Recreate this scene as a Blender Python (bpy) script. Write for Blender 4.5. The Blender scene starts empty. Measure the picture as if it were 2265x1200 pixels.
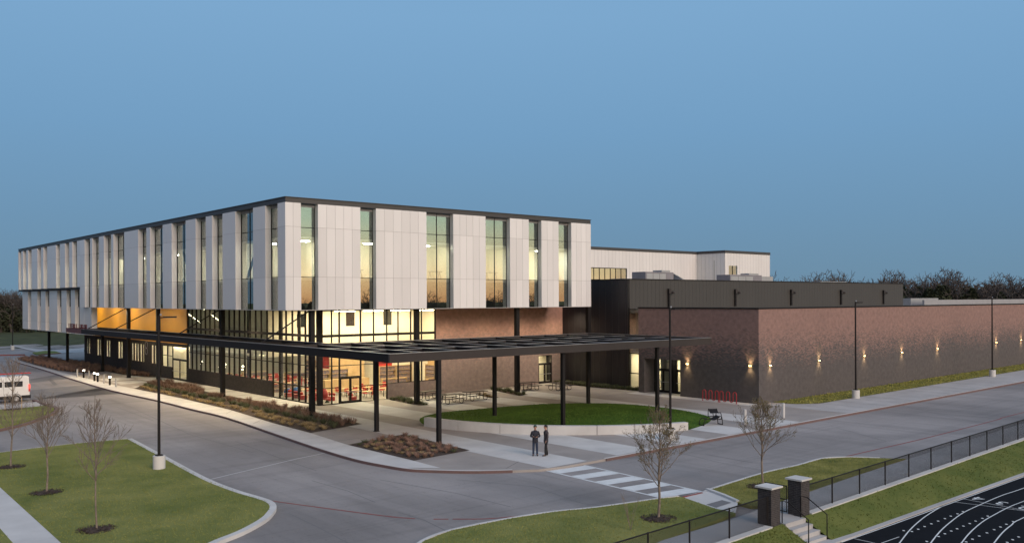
import bpy, bmesh, math, random
from mathutils import Vector, Matrix, noise
PI = math.pi
sc = bpy.context.scene
COL = sc.collection

# ------------------------------------------------------------------ camera
IW, IH = 2265.0, 1200.0                 # size of the photograph, used to turn its pixels into directions
FPX, CX, Y0, ROLL, YAW, CAMH = 1974.66, 1132.5, 660.85, math.radians(-0.2435), math.radians(49.567), 9.0
cam = bpy.data.cameras.new('camera'); camo = bpy.data.objects.new('camera', cam); COL.objects.link(camo)
sc.camera = camo
cam.sensor_width = 36.0; cam.lens = 36.0 * FPX / IW; cam.shift_y = (Y0 - IH / 2) / IW
cam.clip_start = 0.5; cam.clip_end = 6000
camo.matrix_world = Matrix.Translation((0, 0, CAMH)) @ Matrix.Rotation(YAW - PI / 2, 4, 'Z') @ Matrix.Rotation(PI / 2, 4, 'X') @ Matrix.Rotation(ROLL, 4, 'Z')

# ------------------------------------------------------------------ dusk sky
SUN = Vector((-0.07, -1.0, 0.0)).normalized()       # the afterglow lies behind the camera, facing the front of the school
w = bpy.data.worlds.new('World'); sc.world = w; w.use_nodes = True
nt = w.node_tree; N = nt.nodes; L = nt.links
bg = N['Background']; bg.inputs[1].default_value = 1.0
tc = N.new('ShaderNodeTexCoord')
sep = N.new('ShaderNodeSeparateXYZ'); L.new(tc.outputs['Generated'], sep.inputs[0])
def ramp(stops):
    r = N.new('ShaderNodeValToRGB'); e = r.color_ramp.elements
    while len(e) < len(stops): e.new(0.5)
    for i, (p, c) in enumerate(stops): e[i].position = p; e[i].color = (*c, 1)
    return r
base = ramp([(0.0, (.150, .262, .365)), (0.09, (.157, .300, .458)), (0.18, (.172, .342, .545)), (0.30, (.203, .390, .615)), (0.6, (.22, .40, .62)), (1.0, (.26, .42, .62))])
glow = ramp([(0.0, (1.45, .72, .32)), (0.02, (1.80, 1.12, .56)), (0.05, (1.60, 1.32, .80)), (0.09, (1.12, 1.30, 1.0)), (0.16, (.82, 1.02, .90)), (0.40, (.52, .68, .80)), (1.0, (.28, .44, .64))])
zabs = N.new('ShaderNodeMath'); zabs.operation = 'MAXIMUM'; L.new(sep.outputs['Z'], zabs.inputs[0]); zabs.inputs[1].default_value = 0
L.new(zabs.outputs[0], base.inputs[0]); L.new(zabs.outputs[0], glow.inputs[0])
flat = N.new('ShaderNodeCombineXYZ'); L.new(sep.outputs['X'], flat.inputs[0]); L.new(sep.outputs['Y'], flat.inputs[1])
nrm = N.new('ShaderNodeVectorMath'); nrm.operation = 'NORMALIZE'; L.new(flat.outputs[0], nrm.inputs[0])
dot = N.new('ShaderNodeVectorMath'); dot.operation = 'DOT_PRODUCT'; L.new(nrm.outputs[0], dot.inputs[0]); dot.inputs[1].default_value = SUN
mr = N.new('ShaderNodeMapRange'); mr.interpolation_type = 'SMOOTHSTEP'; L.new(dot.outputs['Value'], mr.inputs[0])
mr.inputs[1].default_value = 0.05; mr.inputs[2].default_value = 0.9
mx = N.new('ShaderNodeMix'); mx.data_type = 'RGBA'
L.new(mr.outputs[0], mx.inputs['Factor']); L.new(glow.outputs[0], mx.inputs['B'])
# away from the view the dusk turns lavender
dusk = ramp([(0.0, (.085, .085, .15)), (0.12, (.10, .11, .21)), (0.5, (.23, .26, .42)), (1.0, (.50, .53, .65))])
L.new(zabs.outputs[0], dusk.inputs[0])
d2 = N.new('ShaderNodeVectorMath'); d2.operation = 'DOT_PRODUCT'; L.new(tc.outputs['Generated'], d2.inputs[0]); d2.inputs[1].default_value = (math.cos(YAW), math.sin(YAW), 0)
m2 = N.new('ShaderNodeMapRange'); m2.interpolation_type = 'SMOOTHSTEP'; L.new(d2.outputs['Value'], m2.inputs[0]); m2.inputs[1].default_value = .72; m2.inputs[2].default_value = -.15
mx2 = N.new('ShaderNodeMix'); mx2.data_type = 'RGBA'; L.new(m2.outputs[0], mx2.inputs['Factor']); L.new(base.outputs[0], mx2.inputs['A']); L.new(dusk.outputs[0], mx2.inputs['B'])
L.new(mx2.outputs['Result'], mx.inputs['A'])
L.new(mx.outputs['Result'], bg.inputs[0])

sl = bpy.data.lights.new('sun', 'SUN'); sl.energy = 2.3; sl.angle = math.radians(30); sl.color = (1.0, .75, .61)
so = bpy.data.objects.new('sun', sl); COL.objects.link(so); so.location = (20, -40, 60)
sdir = Vector((SUN.x, SUN.y, math.tan(math.radians(22)))).normalized()
so.rotation_euler = sdir.to_track_quat('Z', 'Y').to_euler()

vs = sc.view_settings; vs.view_transform = 'Standard'; vs.look = 'None'; vs.exposure = 0.0; vs.gamma = 1.0; vs.use_curve_mapping = False
sc.render.engine = 'CYCLES'
cy = sc.cycles
cy.use_denoising = True; cy.max_bounces = 6; cy.diffuse_bounces = 3; cy.glossy_bounces = 3; cy.transmission_bounces = 4
cy.transparent_max_bounces = 12; cy.caustics_reflective = False; cy.caustics_refractive = False; cy.sample_clamp_indirect = 4.0

# ------------------------------------------------------------------ picture -> place
_c, _s = math.cos(ROLL), math.sin(ROLL)
FW = Vector((math.cos(YAW), math.sin(YAW))); RT = Vector((math.sin(YAW), -math.cos(YAW)))
GB, GX = 0.009, 54.6                    # the site rises gently towards +X
def gz(x): return GB * (max(-60.0, min(140.0, x)) - GX)
def ray(px, py):
    dx, dy = px - CX, py - Y0
    x, y = dx * _c + dy * _s, -dx * _s + dy * _c
    d = FW * FPX + RT * x
    return Vector((d.x, d.y, -y)) / FPX
def G(px, py, dz=0.0):                  # the point of the sloping ground (plus dz) seen at a pixel
    d = ray(px, py); t = (dz - GB * GX - CAMH) / (d.z - GB * d.x)
    return Vector((d.x * t, d.y * t, CAMH + d.z * t))
def AZ(px, py, z):
    d = ray(px, py); t = (z - CAMH) / d.z; return Vector((d.x * t, d.y * t, z))
def AX(px, py, X):
    d = ray(px, py); t = X / d.x; return Vector((X, d.y * t, CAMH + d.z * t))
def AY(px, py, Y):
    d = ray(px, py); t = Y / d.y; return Vector((d.x * t, Y, CAMH + d.z * t))
def YonX(px, X): d = ray(px, 600); return X * d.y / d.x
def XonY(px, Y): d = ray(px, 600); return Y * d.x / d.y

# ------------------------------------------------------------------ materials
MATS = {}
def newmat(name):
    m = bpy.data.materials.new(name); m.use_nodes = True
    MATS[name] = m
    return m, m.node_tree, m.node_tree.nodes['Principled BSDF']
def vary(nt, bsdf, col, amt, scale, detail=4.0, col2=None, stretch=None, rough=None, bump=0.0, bscale=None):
    """base colour with large and small noise, optional relief"""
    N, L = nt.nodes, nt.links
    tc = N.new('ShaderNodeNewGeometry')
    src = tc.outputs['Position']
    if stretch:
        mp = N.new('ShaderNodeMapping'); mp.inputs['Scale'].default_value = stretch; L.new(src, mp.inputs[0]); src = mp.outputs[0]
    n1 = N.new('ShaderNodeTexNoise'); n1.inputs['Scale'].default_value = scale; n1.inputs['Detail'].default_value = detail; n1.inputs['Roughness'].default_value = .62
    L.new(src, n1.inputs['Vector'])
    r = N.new('ShaderNodeMapRange'); L.new(n1.outputs[0], r.inputs[0]); r.inputs[1].default_value = .3; r.inputs[2].default_value = .7
    m = N.new('ShaderNodeMix'); m.data_type = 'RGBA'; L.new(r.outputs[0], m.inputs['Factor'])
    lo = [c * (1 - amt) for c in col] if col2 is None else col2
    hi = [min(1, c * (1 + amt)) for c in col] if col2 is None else col
    m.inputs['A'].default_value = (*lo, 1); m.inputs['B'].default_value = (*hi, 1)
    L.new(m.outputs['Result'], bsdf.inputs['Base Color'])
    if bump:
        n2 = N.new('ShaderNodeTexNoise'); n2.inputs['Scale'].default_value = bscale or scale * 6; n2.inputs['Detail'].default_value = 3
        L.new(tc.outputs['Position'], n2.inputs['Vector'])
        b = N.new('ShaderNodeBump'); b.inputs['Strength'].default_value = bump; b.inputs['Distance'].default_value = .05
        L.new(n2.outputs[0], b.inputs['Height']); L.new(b.outputs[0], bsdf.inputs['Normal'])
    return m
def mat(name, col, rough=.6, metal=0.0, amt=.08, scale=.6, spec=.5, **k):
    m, nt, b = newmat(name)
    b.inputs['Roughness'].default_value = rough; b.inputs['Metallic'].default_value = metal; b.inputs['Specular IOR Level'].default_value = spec
    vary(nt, b, col, amt, scale, **k)
    return m
def emit(name, col, strength):
    m, nt, b = newmat(name)
    b.inputs['Base Color'].default_value = (*col, 1)
    b.inputs['Emission Color'].default_value = (*col, 1); b.inputs['Emission Strength'].default_value = strength
    return m
def glassmat(name, tint, refl, rough=0.0):
    m = bpy.data.materials.new(name); m.use_nodes = True; MATS[name] = m
    nt = m.node_tree; N, L = nt.nodes, nt.links
    N.remove(N['Principled BSDF']); out = N['Material Output']
    t = N.new('ShaderNodeBsdfTransparent'); t.inputs[0].default_value = (*tint, 1)
    g = N.new('ShaderNodeBsdfGlossy'); g.inputs['Roughness'].default_value = rough; g.inputs[0].default_value = (.92, .97, .95, 1)
    f = N.new('ShaderNodeLayerWeight'); f.inputs[0].default_value = .5         # facing: 1 - |cos|, the same from both sides
    pw = N.new('ShaderNodeMath'); pw.operation = 'POWER'; L.new(f.outputs['Facing'], pw.inputs[0]); pw.inputs[1].default_value = 5.0
    a = N.new('ShaderNodeMath'); a.operation = 'MULTIPLY_ADD'; L.new(pw.outputs[0], a.inputs[0]); a.inputs[1].default_value = .8 - refl; a.inputs[2].default_value = refl
    x = N.new('ShaderNodeMixShader'); L.new(a.outputs[0], x.inputs[0]); L.new(t.outputs[0], x.inputs[1]); L.new(g.outputs[0], x.inputs[2])
    L.new(x.outputs[0], out.inputs[0])
    return m
def brickmat(name, dark, red, mortar, z0, z1, lo=-1.0, hi=.75, rough=.85, bw=.30, bh=.10):
    """running-bond brick; the share of red bricks grows with height (the wall is laid that way)"""
    m, nt, b = newmat(name); N, L = nt.nodes, nt.links
    g = N.new('ShaderNodeNewGeometry'); s = N.new('ShaderNodeSeparateXYZ'); L.new(g.outputs['Position'], s.inputs[0])
    ad = N.new('ShaderNodeMath'); L.new(s.outputs['X'], ad.inputs[0]); L.new(s.outputs['Y'], ad.inputs[1])
    cb = N.new('ShaderNodeCombineXYZ'); L.new(ad.outputs[0], cb.inputs[0]); L.new(s.outputs['Z'], cb.inputs[1])
    br = N.new('ShaderNodeTexBrick'); L.new(cb.outputs[0], br.inputs['Vector'])
    br.inputs['Scale'].default_value = 1.0; br.inputs['Brick Width'].default_value = bw; br.inputs['Row Height'].default_value = bh
    br.inputs['Mortar Size'].default_value = .006; br.inputs['Mortar Smooth'].default_value = .3
    br.inputs['Color1'].default_value = (*dark, 1); br.inputs['Color2'].default_value = (*red, 1); br.inputs['Mortar'].default_value = (*mortar, 1)
    n = N.new('ShaderNodeTexNoise'); n.inputs['Scale'].default_value = .35; n.inputs['Detail'].default_value = 3; L.new(cb.outputs[0], n.inputs['Vector'])
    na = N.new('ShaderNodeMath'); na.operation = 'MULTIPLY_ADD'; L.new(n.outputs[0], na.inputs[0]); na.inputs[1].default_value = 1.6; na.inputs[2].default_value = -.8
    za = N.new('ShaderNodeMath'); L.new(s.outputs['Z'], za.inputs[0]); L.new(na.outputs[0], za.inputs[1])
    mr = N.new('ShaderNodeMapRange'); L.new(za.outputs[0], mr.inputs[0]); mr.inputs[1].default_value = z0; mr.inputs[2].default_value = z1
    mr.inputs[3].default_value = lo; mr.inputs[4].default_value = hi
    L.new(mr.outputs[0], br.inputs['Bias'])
    n3 = N.new('ShaderNodeTexNoise'); n3.inputs['Scale'].default_value = 2.5; n3.inputs['Detail'].default_value = 6; L.new(cb.outputs[0], n3.inputs['Vector'])
    hs = N.new('ShaderNodeHueSaturation'); L.new(br.outputs['Color'], hs.inputs['Color'])
    vr = N.new('ShaderNodeMapRange'); L.new(n3.outputs[0], vr.inputs[0]); vr.inputs[1].default_value = .3; vr.inputs[2].default_value = .7; vr.inputs[3].default_value = .85; vr.inputs[4].default_value = 1.15
    L.new(vr.outputs[0], hs.inputs['Value']); L.new(hs.outputs[0], b.inputs['Base Color'])
    bp = N.new('ShaderNodeBump'); bp.inputs['Strength'].default_value = .6; bp.inputs['Distance'].default_value = .01; bp.invert = True
    L.new(br.outputs['Fac'], bp.inputs['Height']); L.new(bp.outputs[0], b.inputs['Normal'])
    b.inputs['Roughness'].default_value = rough; b.inputs['Specular IOR Level'].default_value = .3
    return m
def seammat(name, col, pitch, rough=.5, metal=0.0, axis='H', spec=.4, amt=.06):
    """sheet cladding with fine seams at a fixed pitch"""
    m, nt, b = newmat(name); N, L = nt.nodes, nt.links
    mm = vary(nt, b, col, amt, .35, stretch=(1, 1, .25))
    g = N.new('ShaderNodeNewGeometry'); s = N.new('ShaderNodeSeparateXYZ'); L.new(g.outputs['Position'], s.inputs[0])
    if axis == 'H':
        ad = N.new('ShaderNodeMath'); L.new(s.outputs['X'], ad.inputs[0]); L.new(s.outputs['Y'], ad.inputs[1]); src = ad.outputs[0]
    else: src = s.outputs['Z']
    md = N.new('ShaderNodeMath'); md.operation = 'PINGPONG'; L.new(src, md.inputs[0]); md.inputs[1].default_value = pitch / 2
    st = N.new('ShaderNodeMapRange'); L.new(md.outputs[0], st.inputs[0]); st.inputs[1].default_value = 0; st.inputs[2].default_value = .03; st.inputs[3].default_value = 0; st.inputs[4].default_value = 1
    bp = N.new('ShaderNodeBump'); bp.inputs['Strength'].default_value = 1; bp.inputs['Distance'].default_value = .03; L.new(st.outputs[0], bp.inputs['Height']); L.new(bp.outputs[0], b.inputs['Normal'])
    mul = N.new('ShaderNodeMix'); mul.data_type = 'RGBA'; L.new(st.outputs[0], mul.inputs['Factor']); mul.inputs['A'].default_value = (*[c * .55 for c in col], 1)
    L.new(mm.outputs['Result'], mul.inputs['B']); L.new(mul.outputs['Result'], b.inputs['Base Color'])
    b.inputs['Roughness'].default_value = rough; b.inputs['Metallic'].default_value = metal; b.inputs['Specular IOR Level'].default_value = spec
    return m

mat('panel_white', (.71, .695, .695), .25, amt=.03, scale=.12, spec=.6)
m = MATS['panel_white']; _n = m.node_tree.nodes; _l = m.node_tree.links; _b = _n['Principled BSDF']
oi = _n.new('ShaderNodeObjectInfo'); hv = _n.new('ShaderNodeHueSaturation'); vr = _n.new('ShaderNodeMapRange'); _l.new(oi.outputs['Random'], vr.inputs[0]); vr.inputs[3].default_value = .93; vr.inputs[4].default_value = 1.04
src = _b.inputs['Base Color'].links[0].from_socket; _l.new(src, hv.inputs['Color']); _l.new(vr.outputs[0], hv.inputs['Value']); _l.new(hv.outputs[0], _b.inputs['Base Color'])
mat('panel_joint', (.30, .28, .28), .7)
mat('coping', (.065, .062, .062), .45, metal=.3)
mat('black_metal', (.016, .014, .014), .6, spec=.18)
mat('bronze', (.040, .033, .031), .5, spec=.3, amt=.12)
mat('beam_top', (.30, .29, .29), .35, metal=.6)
mat('maroon', (.10, .022, .022), .5)
mat('soffit', (.45, .43, .41), .6)
mat('roof', (.28, .28, .29), .8)
mat('concrete', (.40, .39, .385), .85, amt=.16, scale=.35, detail=8, bump=.15, bscale=9)
mat('concrete_light', (.54, .53, .515), .85, amt=.12, scale=.5, detail=8, bump=.12, bscale=9)
mat('concrete_plaza', (.315, .285, .265), .85, amt=.14, scale=.4, detail=8, bump=.12, bscale=9)
mat('concrete_drive', (.232, .214, .208), .82, amt=.22, scale=.16, detail=9, stretch=(1, .28, 1), bump=.12, bscale=8)
m = MATS['concrete_drive']; _n = m.node_tree.nodes; _l = m.node_tree.links; _b = _n['Principled BSDF']; src = _b.inputs['Base Color'].links[0].from_socket
gp_ = _n.new('ShaderNodeNewGeometry'); last = src
for sc_, st_, lo_, hi_, k_ in ((.09, (1, 1, 1), .42, .62, .80), (.9, (1, .06, 1), .50, .72, .86), (1.6, (.05, 1, 1), .52, .74, .88), (6.0, (1, 1, 1), .58, .70, .88)):
    mp_ = _n.new('ShaderNodeMapping'); mp_.inputs['Scale'].default_value = st_; _l.new(gp_.outputs['Position'], mp_.inputs[0]); nz = _n.new('ShaderNodeTexNoise'); nz.inputs['Scale'].default_value = sc_; nz.inputs['Detail'].default_value = 6; nz.inputs['Distortion'].default_value = .6; _l.new(mp_.outputs[0], nz.inputs['Vector'])
    rg = _n.new('ShaderNodeMapRange'); _l.new(nz.outputs[0], rg.inputs[0]); rg.inputs[1].default_value = lo_; rg.inputs[2].default_value = hi_; rg.inputs[3].default_value = 1.05; rg.inputs[4].default_value = k_
    ml = _n.new('ShaderNodeMix'); ml.data_type = 'RGBA'; ml.blend_type = 'MULTIPLY'; ml.inputs['Factor'].default_value = 1; _l.new(last, ml.inputs['A']); _l.new(rg.outputs[0], ml.inputs['B']); last = ml.outputs['Result']
_l.new(last, _b.inputs['Base Color'])
mat('concrete_dark', (.165, .160, .162), .85, amt=.15, scale=.4, detail=8)
mat('joint', (.15, .148, .15), .9)
mat('seam_light', (.48, .47, .46), .9)
mat('red_kerb', (.165, .095, .088), .8, amt=.35, scale=1.2, detail=8, col2=(.125, .085, .08))
mat('red_line', (.27, .045, .035), .75, amt=.4, scale=2.0, detail=8, col2=(.2, .10, .09))
mat('white_paint', (.66, .68, .68), .7, amt=.12, scale=1.4, detail=8)
mat('turf', (.058, .118, .018), .9, amt=.35, scale=.25, detail=8, bump=.5, bscale=30, spec=.1)
mat('lawn', (.255, .255, .085), .95, amt=.3, scale=.28, detail=13, col2=(.115, .145, .04), bump=.8, bscale=14, spec=.1)
mat('lawn_dry', (.29, .265, .080), .95, amt=.3, scale=.6, detail=10, col2=(.085, .10, .025), bump=.8, bscale=14, spec=.1)
mat('grass_blade', (.29, .285, .095), .9, amt=.3, scale=.28, detail=13, col2=(.14, .17, .045), spec=.1)
mat('grass_blade_dry', (.40, .37, .10), .9, amt=.3, scale=2.5, col2=(.10, .115, .03), spec=.15)
mat('lawn_bank_dimmed', (.150, .165, .050), .95, amt=.3, scale=.5, detail=12, col2=(.075, .105, .028), bump=.8, bscale=14, spec=.1)  # lawn colour darkened to offset the strong sun on the bank's slope
mat('bank_blade_dimmed', (.165, .185, .055), .9, amt=.3, scale=.5, detail=12, col2=(.085, .115, .03), spec=.1)  # blades darkened in the same way, against the sun on the slope
mat('turf_blade', (.085, .145, .026), .9, amt=.35, scale=.4, spec=.15)
mat('field', (.10, .105, .04), .95, amt=.3, scale=.05, detail=8, col2=(.055, .065, .025), spec=.1)
mat('rough_slope', (.085, .095, .045), .95, amt=.4, scale=.35, detail=10, col2=(.035, .042, .022), spec=.1)
mat('mulch', (.060, .040, .030), .95, amt=.35, scale=3.0, detail=8, bump=.8, bscale=20)
mat('reed_brown', (.27, .165, .12), .9, amt=.3, scale=3.0)
mat('reed_green', (.10, .11, .055), .9, amt=.3, scale=3.0)
mat('reed_tan', (.34, .25, .12), .9, amt=.25, scale=3.0)
mat('track', (.0065, .0065, .009), .9, amt=.25, scale=2.0, detail=6, spec=.12)
mat('bark', (.19, .152, .122), .95, amt=.3, scale=6)
mat('bark_dark', (.072, .060, .054), .95, amt=.3, scale=3)
mat('leaf_dry', (.17, .125, .055), .9, amt=.4, scale=5, col2=(.10, .10, .035))
mat('cedar', (.040, .048, .022), .95, amt=.4, scale=.8, col2=(.022, .028, .014))
mat('scrub', (.065, .055, .045), .95, amt=.35, scale=.5)
mat('yellow_wall', (.72, .335, .030), .5, amt=.05, scale=.5)
mat('cream', (.78, .72, .60), .8, amt=.03)
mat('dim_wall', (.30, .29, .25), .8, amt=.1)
mat('ceiling', (.70, .68, .62), .8)
mat('carpet', (.28, .26, .24), .9, amt=.2, scale=1.5)
mat('wood', (.52, .36, .19), .5, amt=.12, scale=2.0, stretch=(1, 6, 1))
mat('red_plastic', (.42, .03, .03), .4, amt=.08)
mat('blue_fabric', (.03, .12, .36), .8)
mat('yellow_paint', (.70, .45, .03), .5)
mat('books', (.30, .18, .14), .8, amt=.8, scale=7.0, detail=2, col2=(.08, .10, .16))
mat('red_rack', (.42, .022, .028), .35, amt=.1)
mat('galv', (.42, .42, .43), .4, metal=.5)
mat('unit_grey', (.20, .19, .205), .55, amt=.15)
mat('van_white', (.66, .66, .65), .25, spec=.6, amt=.04)
mat('van_glass', (.02, .022, .025), .08, spec=.8)
mat('rubber', (.015, .015, .016), .85)
mat('skin', (.42, .22, .15), .5)
mat('jacket_navy', (.018, .019, .030), .8, amt=.5, scale=9)
mat('jacket_grey', (.045, .037, .042), .85, amt=.5, scale=9)
mat('jeans', (.024, .038, .072), .85, amt=.4, scale=8)
mat('trouser_black', (.012, .012, .014), .85)
mat('cap_green', (.022, .060, .050), .8)
mat('hair', (.010, .008, .007), .6)
mat('plastic_red', (.5, .03, .02), .3)
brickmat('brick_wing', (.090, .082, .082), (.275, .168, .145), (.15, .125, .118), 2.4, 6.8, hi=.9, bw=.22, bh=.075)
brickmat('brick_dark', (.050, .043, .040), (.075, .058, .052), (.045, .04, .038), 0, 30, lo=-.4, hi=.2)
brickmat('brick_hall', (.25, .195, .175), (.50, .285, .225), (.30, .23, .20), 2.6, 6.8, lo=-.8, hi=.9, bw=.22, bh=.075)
mat('pier_brick', (.045, .040, .042), .9, amt=.35, scale=6.0, detail=2)
mat('pier_mortar', (.13, .12, .115), .95)
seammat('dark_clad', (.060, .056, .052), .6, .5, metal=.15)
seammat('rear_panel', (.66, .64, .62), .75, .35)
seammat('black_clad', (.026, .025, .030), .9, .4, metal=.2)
seammat('yellow_board', (.70, .29, .030), .30, .5, axis='V', amt=.04)
glassmat('glass', (.90, .94, .90), .23)
glassmat('glass_clear', (.95, .97, .94), .025)
emit('lamp_panel', (1.0, .90, .72), 24.0)
emit('lamp_upper', (1.0, .93, .76), 125.0)
emit('lamp_room', (1.0, .84, .56), 40.0)
emit('lamp_dim', (1.0, .86, .62), 6.0)
emit('lamp_warm', (1.0, .66, .26), 40.0)
emit('lamp_cool', (1.0, .92, .78), 1.2)
emit('tail_light', (1.0, .05, .03), 2.0)

# ------------------------------------------------------------------ mesh helpers
OFF = {}; CH = {}
def root(name, label, cat, loc=(0, 0, 0), group=None, rz=0.0):
    o = bpy.data.objects.new(name, None); COL.objects.link(o); o.location = loc; o.rotation_euler = (0, 0, rz)
    o.empty_display_size = .2
    o['label'] = label; o['category'] = cat
    if group: o['group'] = group
    OFF[o.name] = Vector(loc)
    return o
def tag(o, label, cat, group=None):
    if o.get('kind') is None: o['kind'] = 'thing'
    o['label'] = label; o['category'] = cat
    if group: o['group'] = group
    return o
def struct(o): o['kind'] = 'structure'; return o
def stuff(o): o['kind'] = 'stuff'; return o
def link(name, me, parent=None, loc=(0, 0, 0), rz=0.0):
    o = bpy.data.objects.new(name, me); COL.objects.link(o); o.location = loc; o.rotation_euler = (0, 0, rz)
    if parent is not None:
        o.parent = parent; OFF[o.name] = OFF.get(parent.name, Vector((0, 0, 0))); CH.setdefault(parent.name, []).append(o)
    return o
class MB:
    def __init__(s): s.v = []; s.f = []
    def quad(s, a, b, c, d): n = len(s.v); s.v += [a, b, c, d]; s.f.append((n, n + 1, n + 2, n + 3)); return s
    def tri(s, a, b, c): n = len(s.v); s.v += [a, b, c]; s.f.append((n, n + 1, n + 2)); return s
    def box(s, x0, x1, y0, y1, z0, z1):
        n = len(s.v)
        s.v += [(x, y, z) for z in (z0, z1) for y in (y0, y1) for x in (x0, x1)]
        s.f += [tuple(n + i for i in q) for q in ((0, 2, 3, 1), (4, 5, 7, 6), (0, 1, 5, 4), (2, 6, 7, 3), (0, 4, 6, 2), (1, 3, 7, 5))]
        return s
    def prism(s, poly, z0, z1):
        a = sum(poly[i][0] * poly[(i + 1) % len(poly)][1] - poly[(i + 1) % len(poly)][0] * poly[i][1] for i in range(len(poly)))
        if a < 0: poly = poly[::-1]
        n = len(s.v); k = len(poly)
        f0 = z0 if callable(z0) else (lambda x, y: z0); f1 = z1 if callable(z1) else (lambda x, y: z1)
        s.v += [(p[0], p[1], f0(p[0], p[1])) for p in poly] + [(p[0], p[1], f1(p[0], p[1])) for p in poly]
        s.f.append(tuple(range(n + k - 1, n - 1, -1))); s.f.append(tuple(range(n + k, n + 2 * k)))
        for i in range(k): j = (i + 1) % k; s.f.append((n + i, n + j, n + k + j, n + k + i))
        return s
    def tube(s, pts, r, n=6, cap=True):
        pts = [Vector(p) for p in pts]; rs = r if isinstance(r, (list, tuple)) else [r] * len(pts)
        b0 = len(s.v); up = None
        for i, p in enumerate(pts):
            d = (pts[min(i + 1, len(pts) - 1)] - pts[max(i - 1, 0)])
            if d.length < 1e-6: d = Vector((0, 0, 1))
            d.normalize()
            if up is None: up = Vector((0, 0, 1)) if abs(d.z) < .9 else Vector((1, 0, 0))
            a = d.cross(up)
            if a.length < 1e-4: a = d.cross(Vector((0, 1, 0)))
            a.normalize(); b = a.cross(d).normalized()
            for k in range(n):
                t = 2 * PI * k / n; s.v.append(tuple(p + (a * math.cos(t) + b * math.sin(t)) * rs[i]))
        for i in range(len(pts) - 1):
            for k in range(n):
                q = (k + 1) % n; s.f.append((b0 + i * n + k, b0 + i * n + q, b0 + (i + 1) * n + q, b0 + (i + 1) * n + k))
        if cap:
            s.f.append(tuple(b0 + k for k in range(n - 1, -1, -1))); e = b0 + (len(pts) - 1) * n; s.f.append(tuple(e + k for k in range(n)))
        return s
    def cyl(s, x, y, z0, z1, r, n=16, r1=None): return s.tube([(x, y, z0), (x, y, z1)], [r, r1 if r1 is not None else r], n)
    def disc(s, x, y, z, r, n=12, up=True):
        b = len(s.v); s.v += [(x + r * math.cos(2 * PI * k / n), y + r * math.sin(2 * PI * k / n), z) for k in range(n)]
        s.f.append(tuple(b + k for k in (range(n) if up else range(n - 1, -1, -1)))); return s
    def ball(s, x, y, z, r, n=10, m=6, sz=1.0):
        b = len(s.v)
        for i in range(m + 1):
            t = PI * i / m
            for k in range(n): u = 2 * PI * k / n; s.v.append((x + r * math.sin(t) * math.cos(u), y + r * math.sin(t) * math.sin(u), z + sz * r * math.cos(t)))
        for i in range(m):
            for k in range(n): q = (k + 1) % n; s.f.append((b + i * n + k, b + (i + 1) * n + k, b + (i + 1) * n + q, b + i * n + q))
        return s
    def mesh(s, name, m, smooth=False, off=Vector((0, 0, 0))):
        me = bpy.data.meshes.new(name); o = off
        me.from_pydata([(v[0] - o.x, v[1] - o.y, v[2] - o.z) for v in s.v], [], s.f)
        if m: me.materials.append(MATS[m])
        if smooth: me.polygons.foreach_set('use_smooth', [True] * len(me.polygons))
        me.update(); return me
    def build(s, name, m, parent=None, smooth=False):
        off = OFF.get(parent.name, Vector((0, 0, 0))) if parent is not None else Vector((0, 0, 0))
        return link(name, s.mesh(name, m, smooth, off), parent)
def shade_auto(o, ang=35):
    me = o.data; me.polygons.foreach_set('use_smooth', [True] * len(me.polygons)); me.set_sharp_from_angle(angle=math.radians(ang))
def boxo(name, m, parent, *b): return MB().box(*b).build(name, m, parent)
class Ribbon(list): pass
def sheet(name, poly, dz, m, parent=None, kind='structure', z=None):
    """a flat polygon laid on the sloping ground"""
    bm = bmesh.new()
    a = sum(poly[i][0] * poly[(i + 1) % len(poly)][1] - poly[(i + 1) % len(poly)][0] * poly[i][1] for i in range(len(poly)))
    if a < 0 and not isinstance(poly, Ribbon): poly = poly[::-1]
    if isinstance(poly, Ribbon):
        n = len(poly) // 2; vs_ = [bm.verts.new((p[0], p[1], 0)) for p in poly]
        for i in range(n - 1): f = bm.faces.new((vs_[i], vs_[i + 1], vs_[2 * n - 2 - i], vs_[2 * n - 1 - i])); f.normal_update(); (f.normal_flip() if f.normal.z < 0 else None)
    else:
        bm.faces.new([bm.verts.new((p[0], p[1], 0)) for p in poly]); bmesh.ops.triangulate(bm, faces=bm.faces[:])
    for X in (-60, 140):
        bmesh.ops.bisect_plane(bm, geom=bm.verts[:] + bm.edges[:] + bm.faces[:], plane_co=(X, 0, 0), plane_no=(1, 0, 0))
    for v in bm.verts: v.co.z = (gz(v.co.x) if z is None else z(v.co.x, v.co.y)) + dz
    me = bpy.data.meshes.new(name); bm.to_mesh(me); bm.free(); me.materials.append(MATS[m])
    o = link(name, me, parent)
    if parent is None and kind: o['kind'] = kind
    return o
def PP(pts, dz=0.0): return [(q.x, q.y) for q in (G(*p, dz) for p in pts)]
def strip(path, wd):
    """polygon of given width round a polyline"""
    l, r = [], []
    for i, p in enumerate(path):
        a, b = Vector(path[max(i - 1, 0)]), Vector(path[min(i + 1, len(path) - 1)]); d = (b - a).normalized(); n = Vector((-d.y, d.x)) * wd / 2
        l.append((p[0] + n.x, p[1] + n.y)); r.append((p[0] - n.x, p[1] - n.y))
    return Ribbon(l + r[::-1])
def inside(p, poly):
    c = False; j = len(poly) - 1
    for i in range(len(poly)):
        if (poly[i][1] > p[1]) != (poly[j][1] > p[1]) and p[0] < (poly[j][0] - poly[i][0]) * (p[1] - poly[i][1]) / (poly[j][1] - poly[i][1]) + poly[i][0]: c = not c
        j = i
    return c
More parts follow.
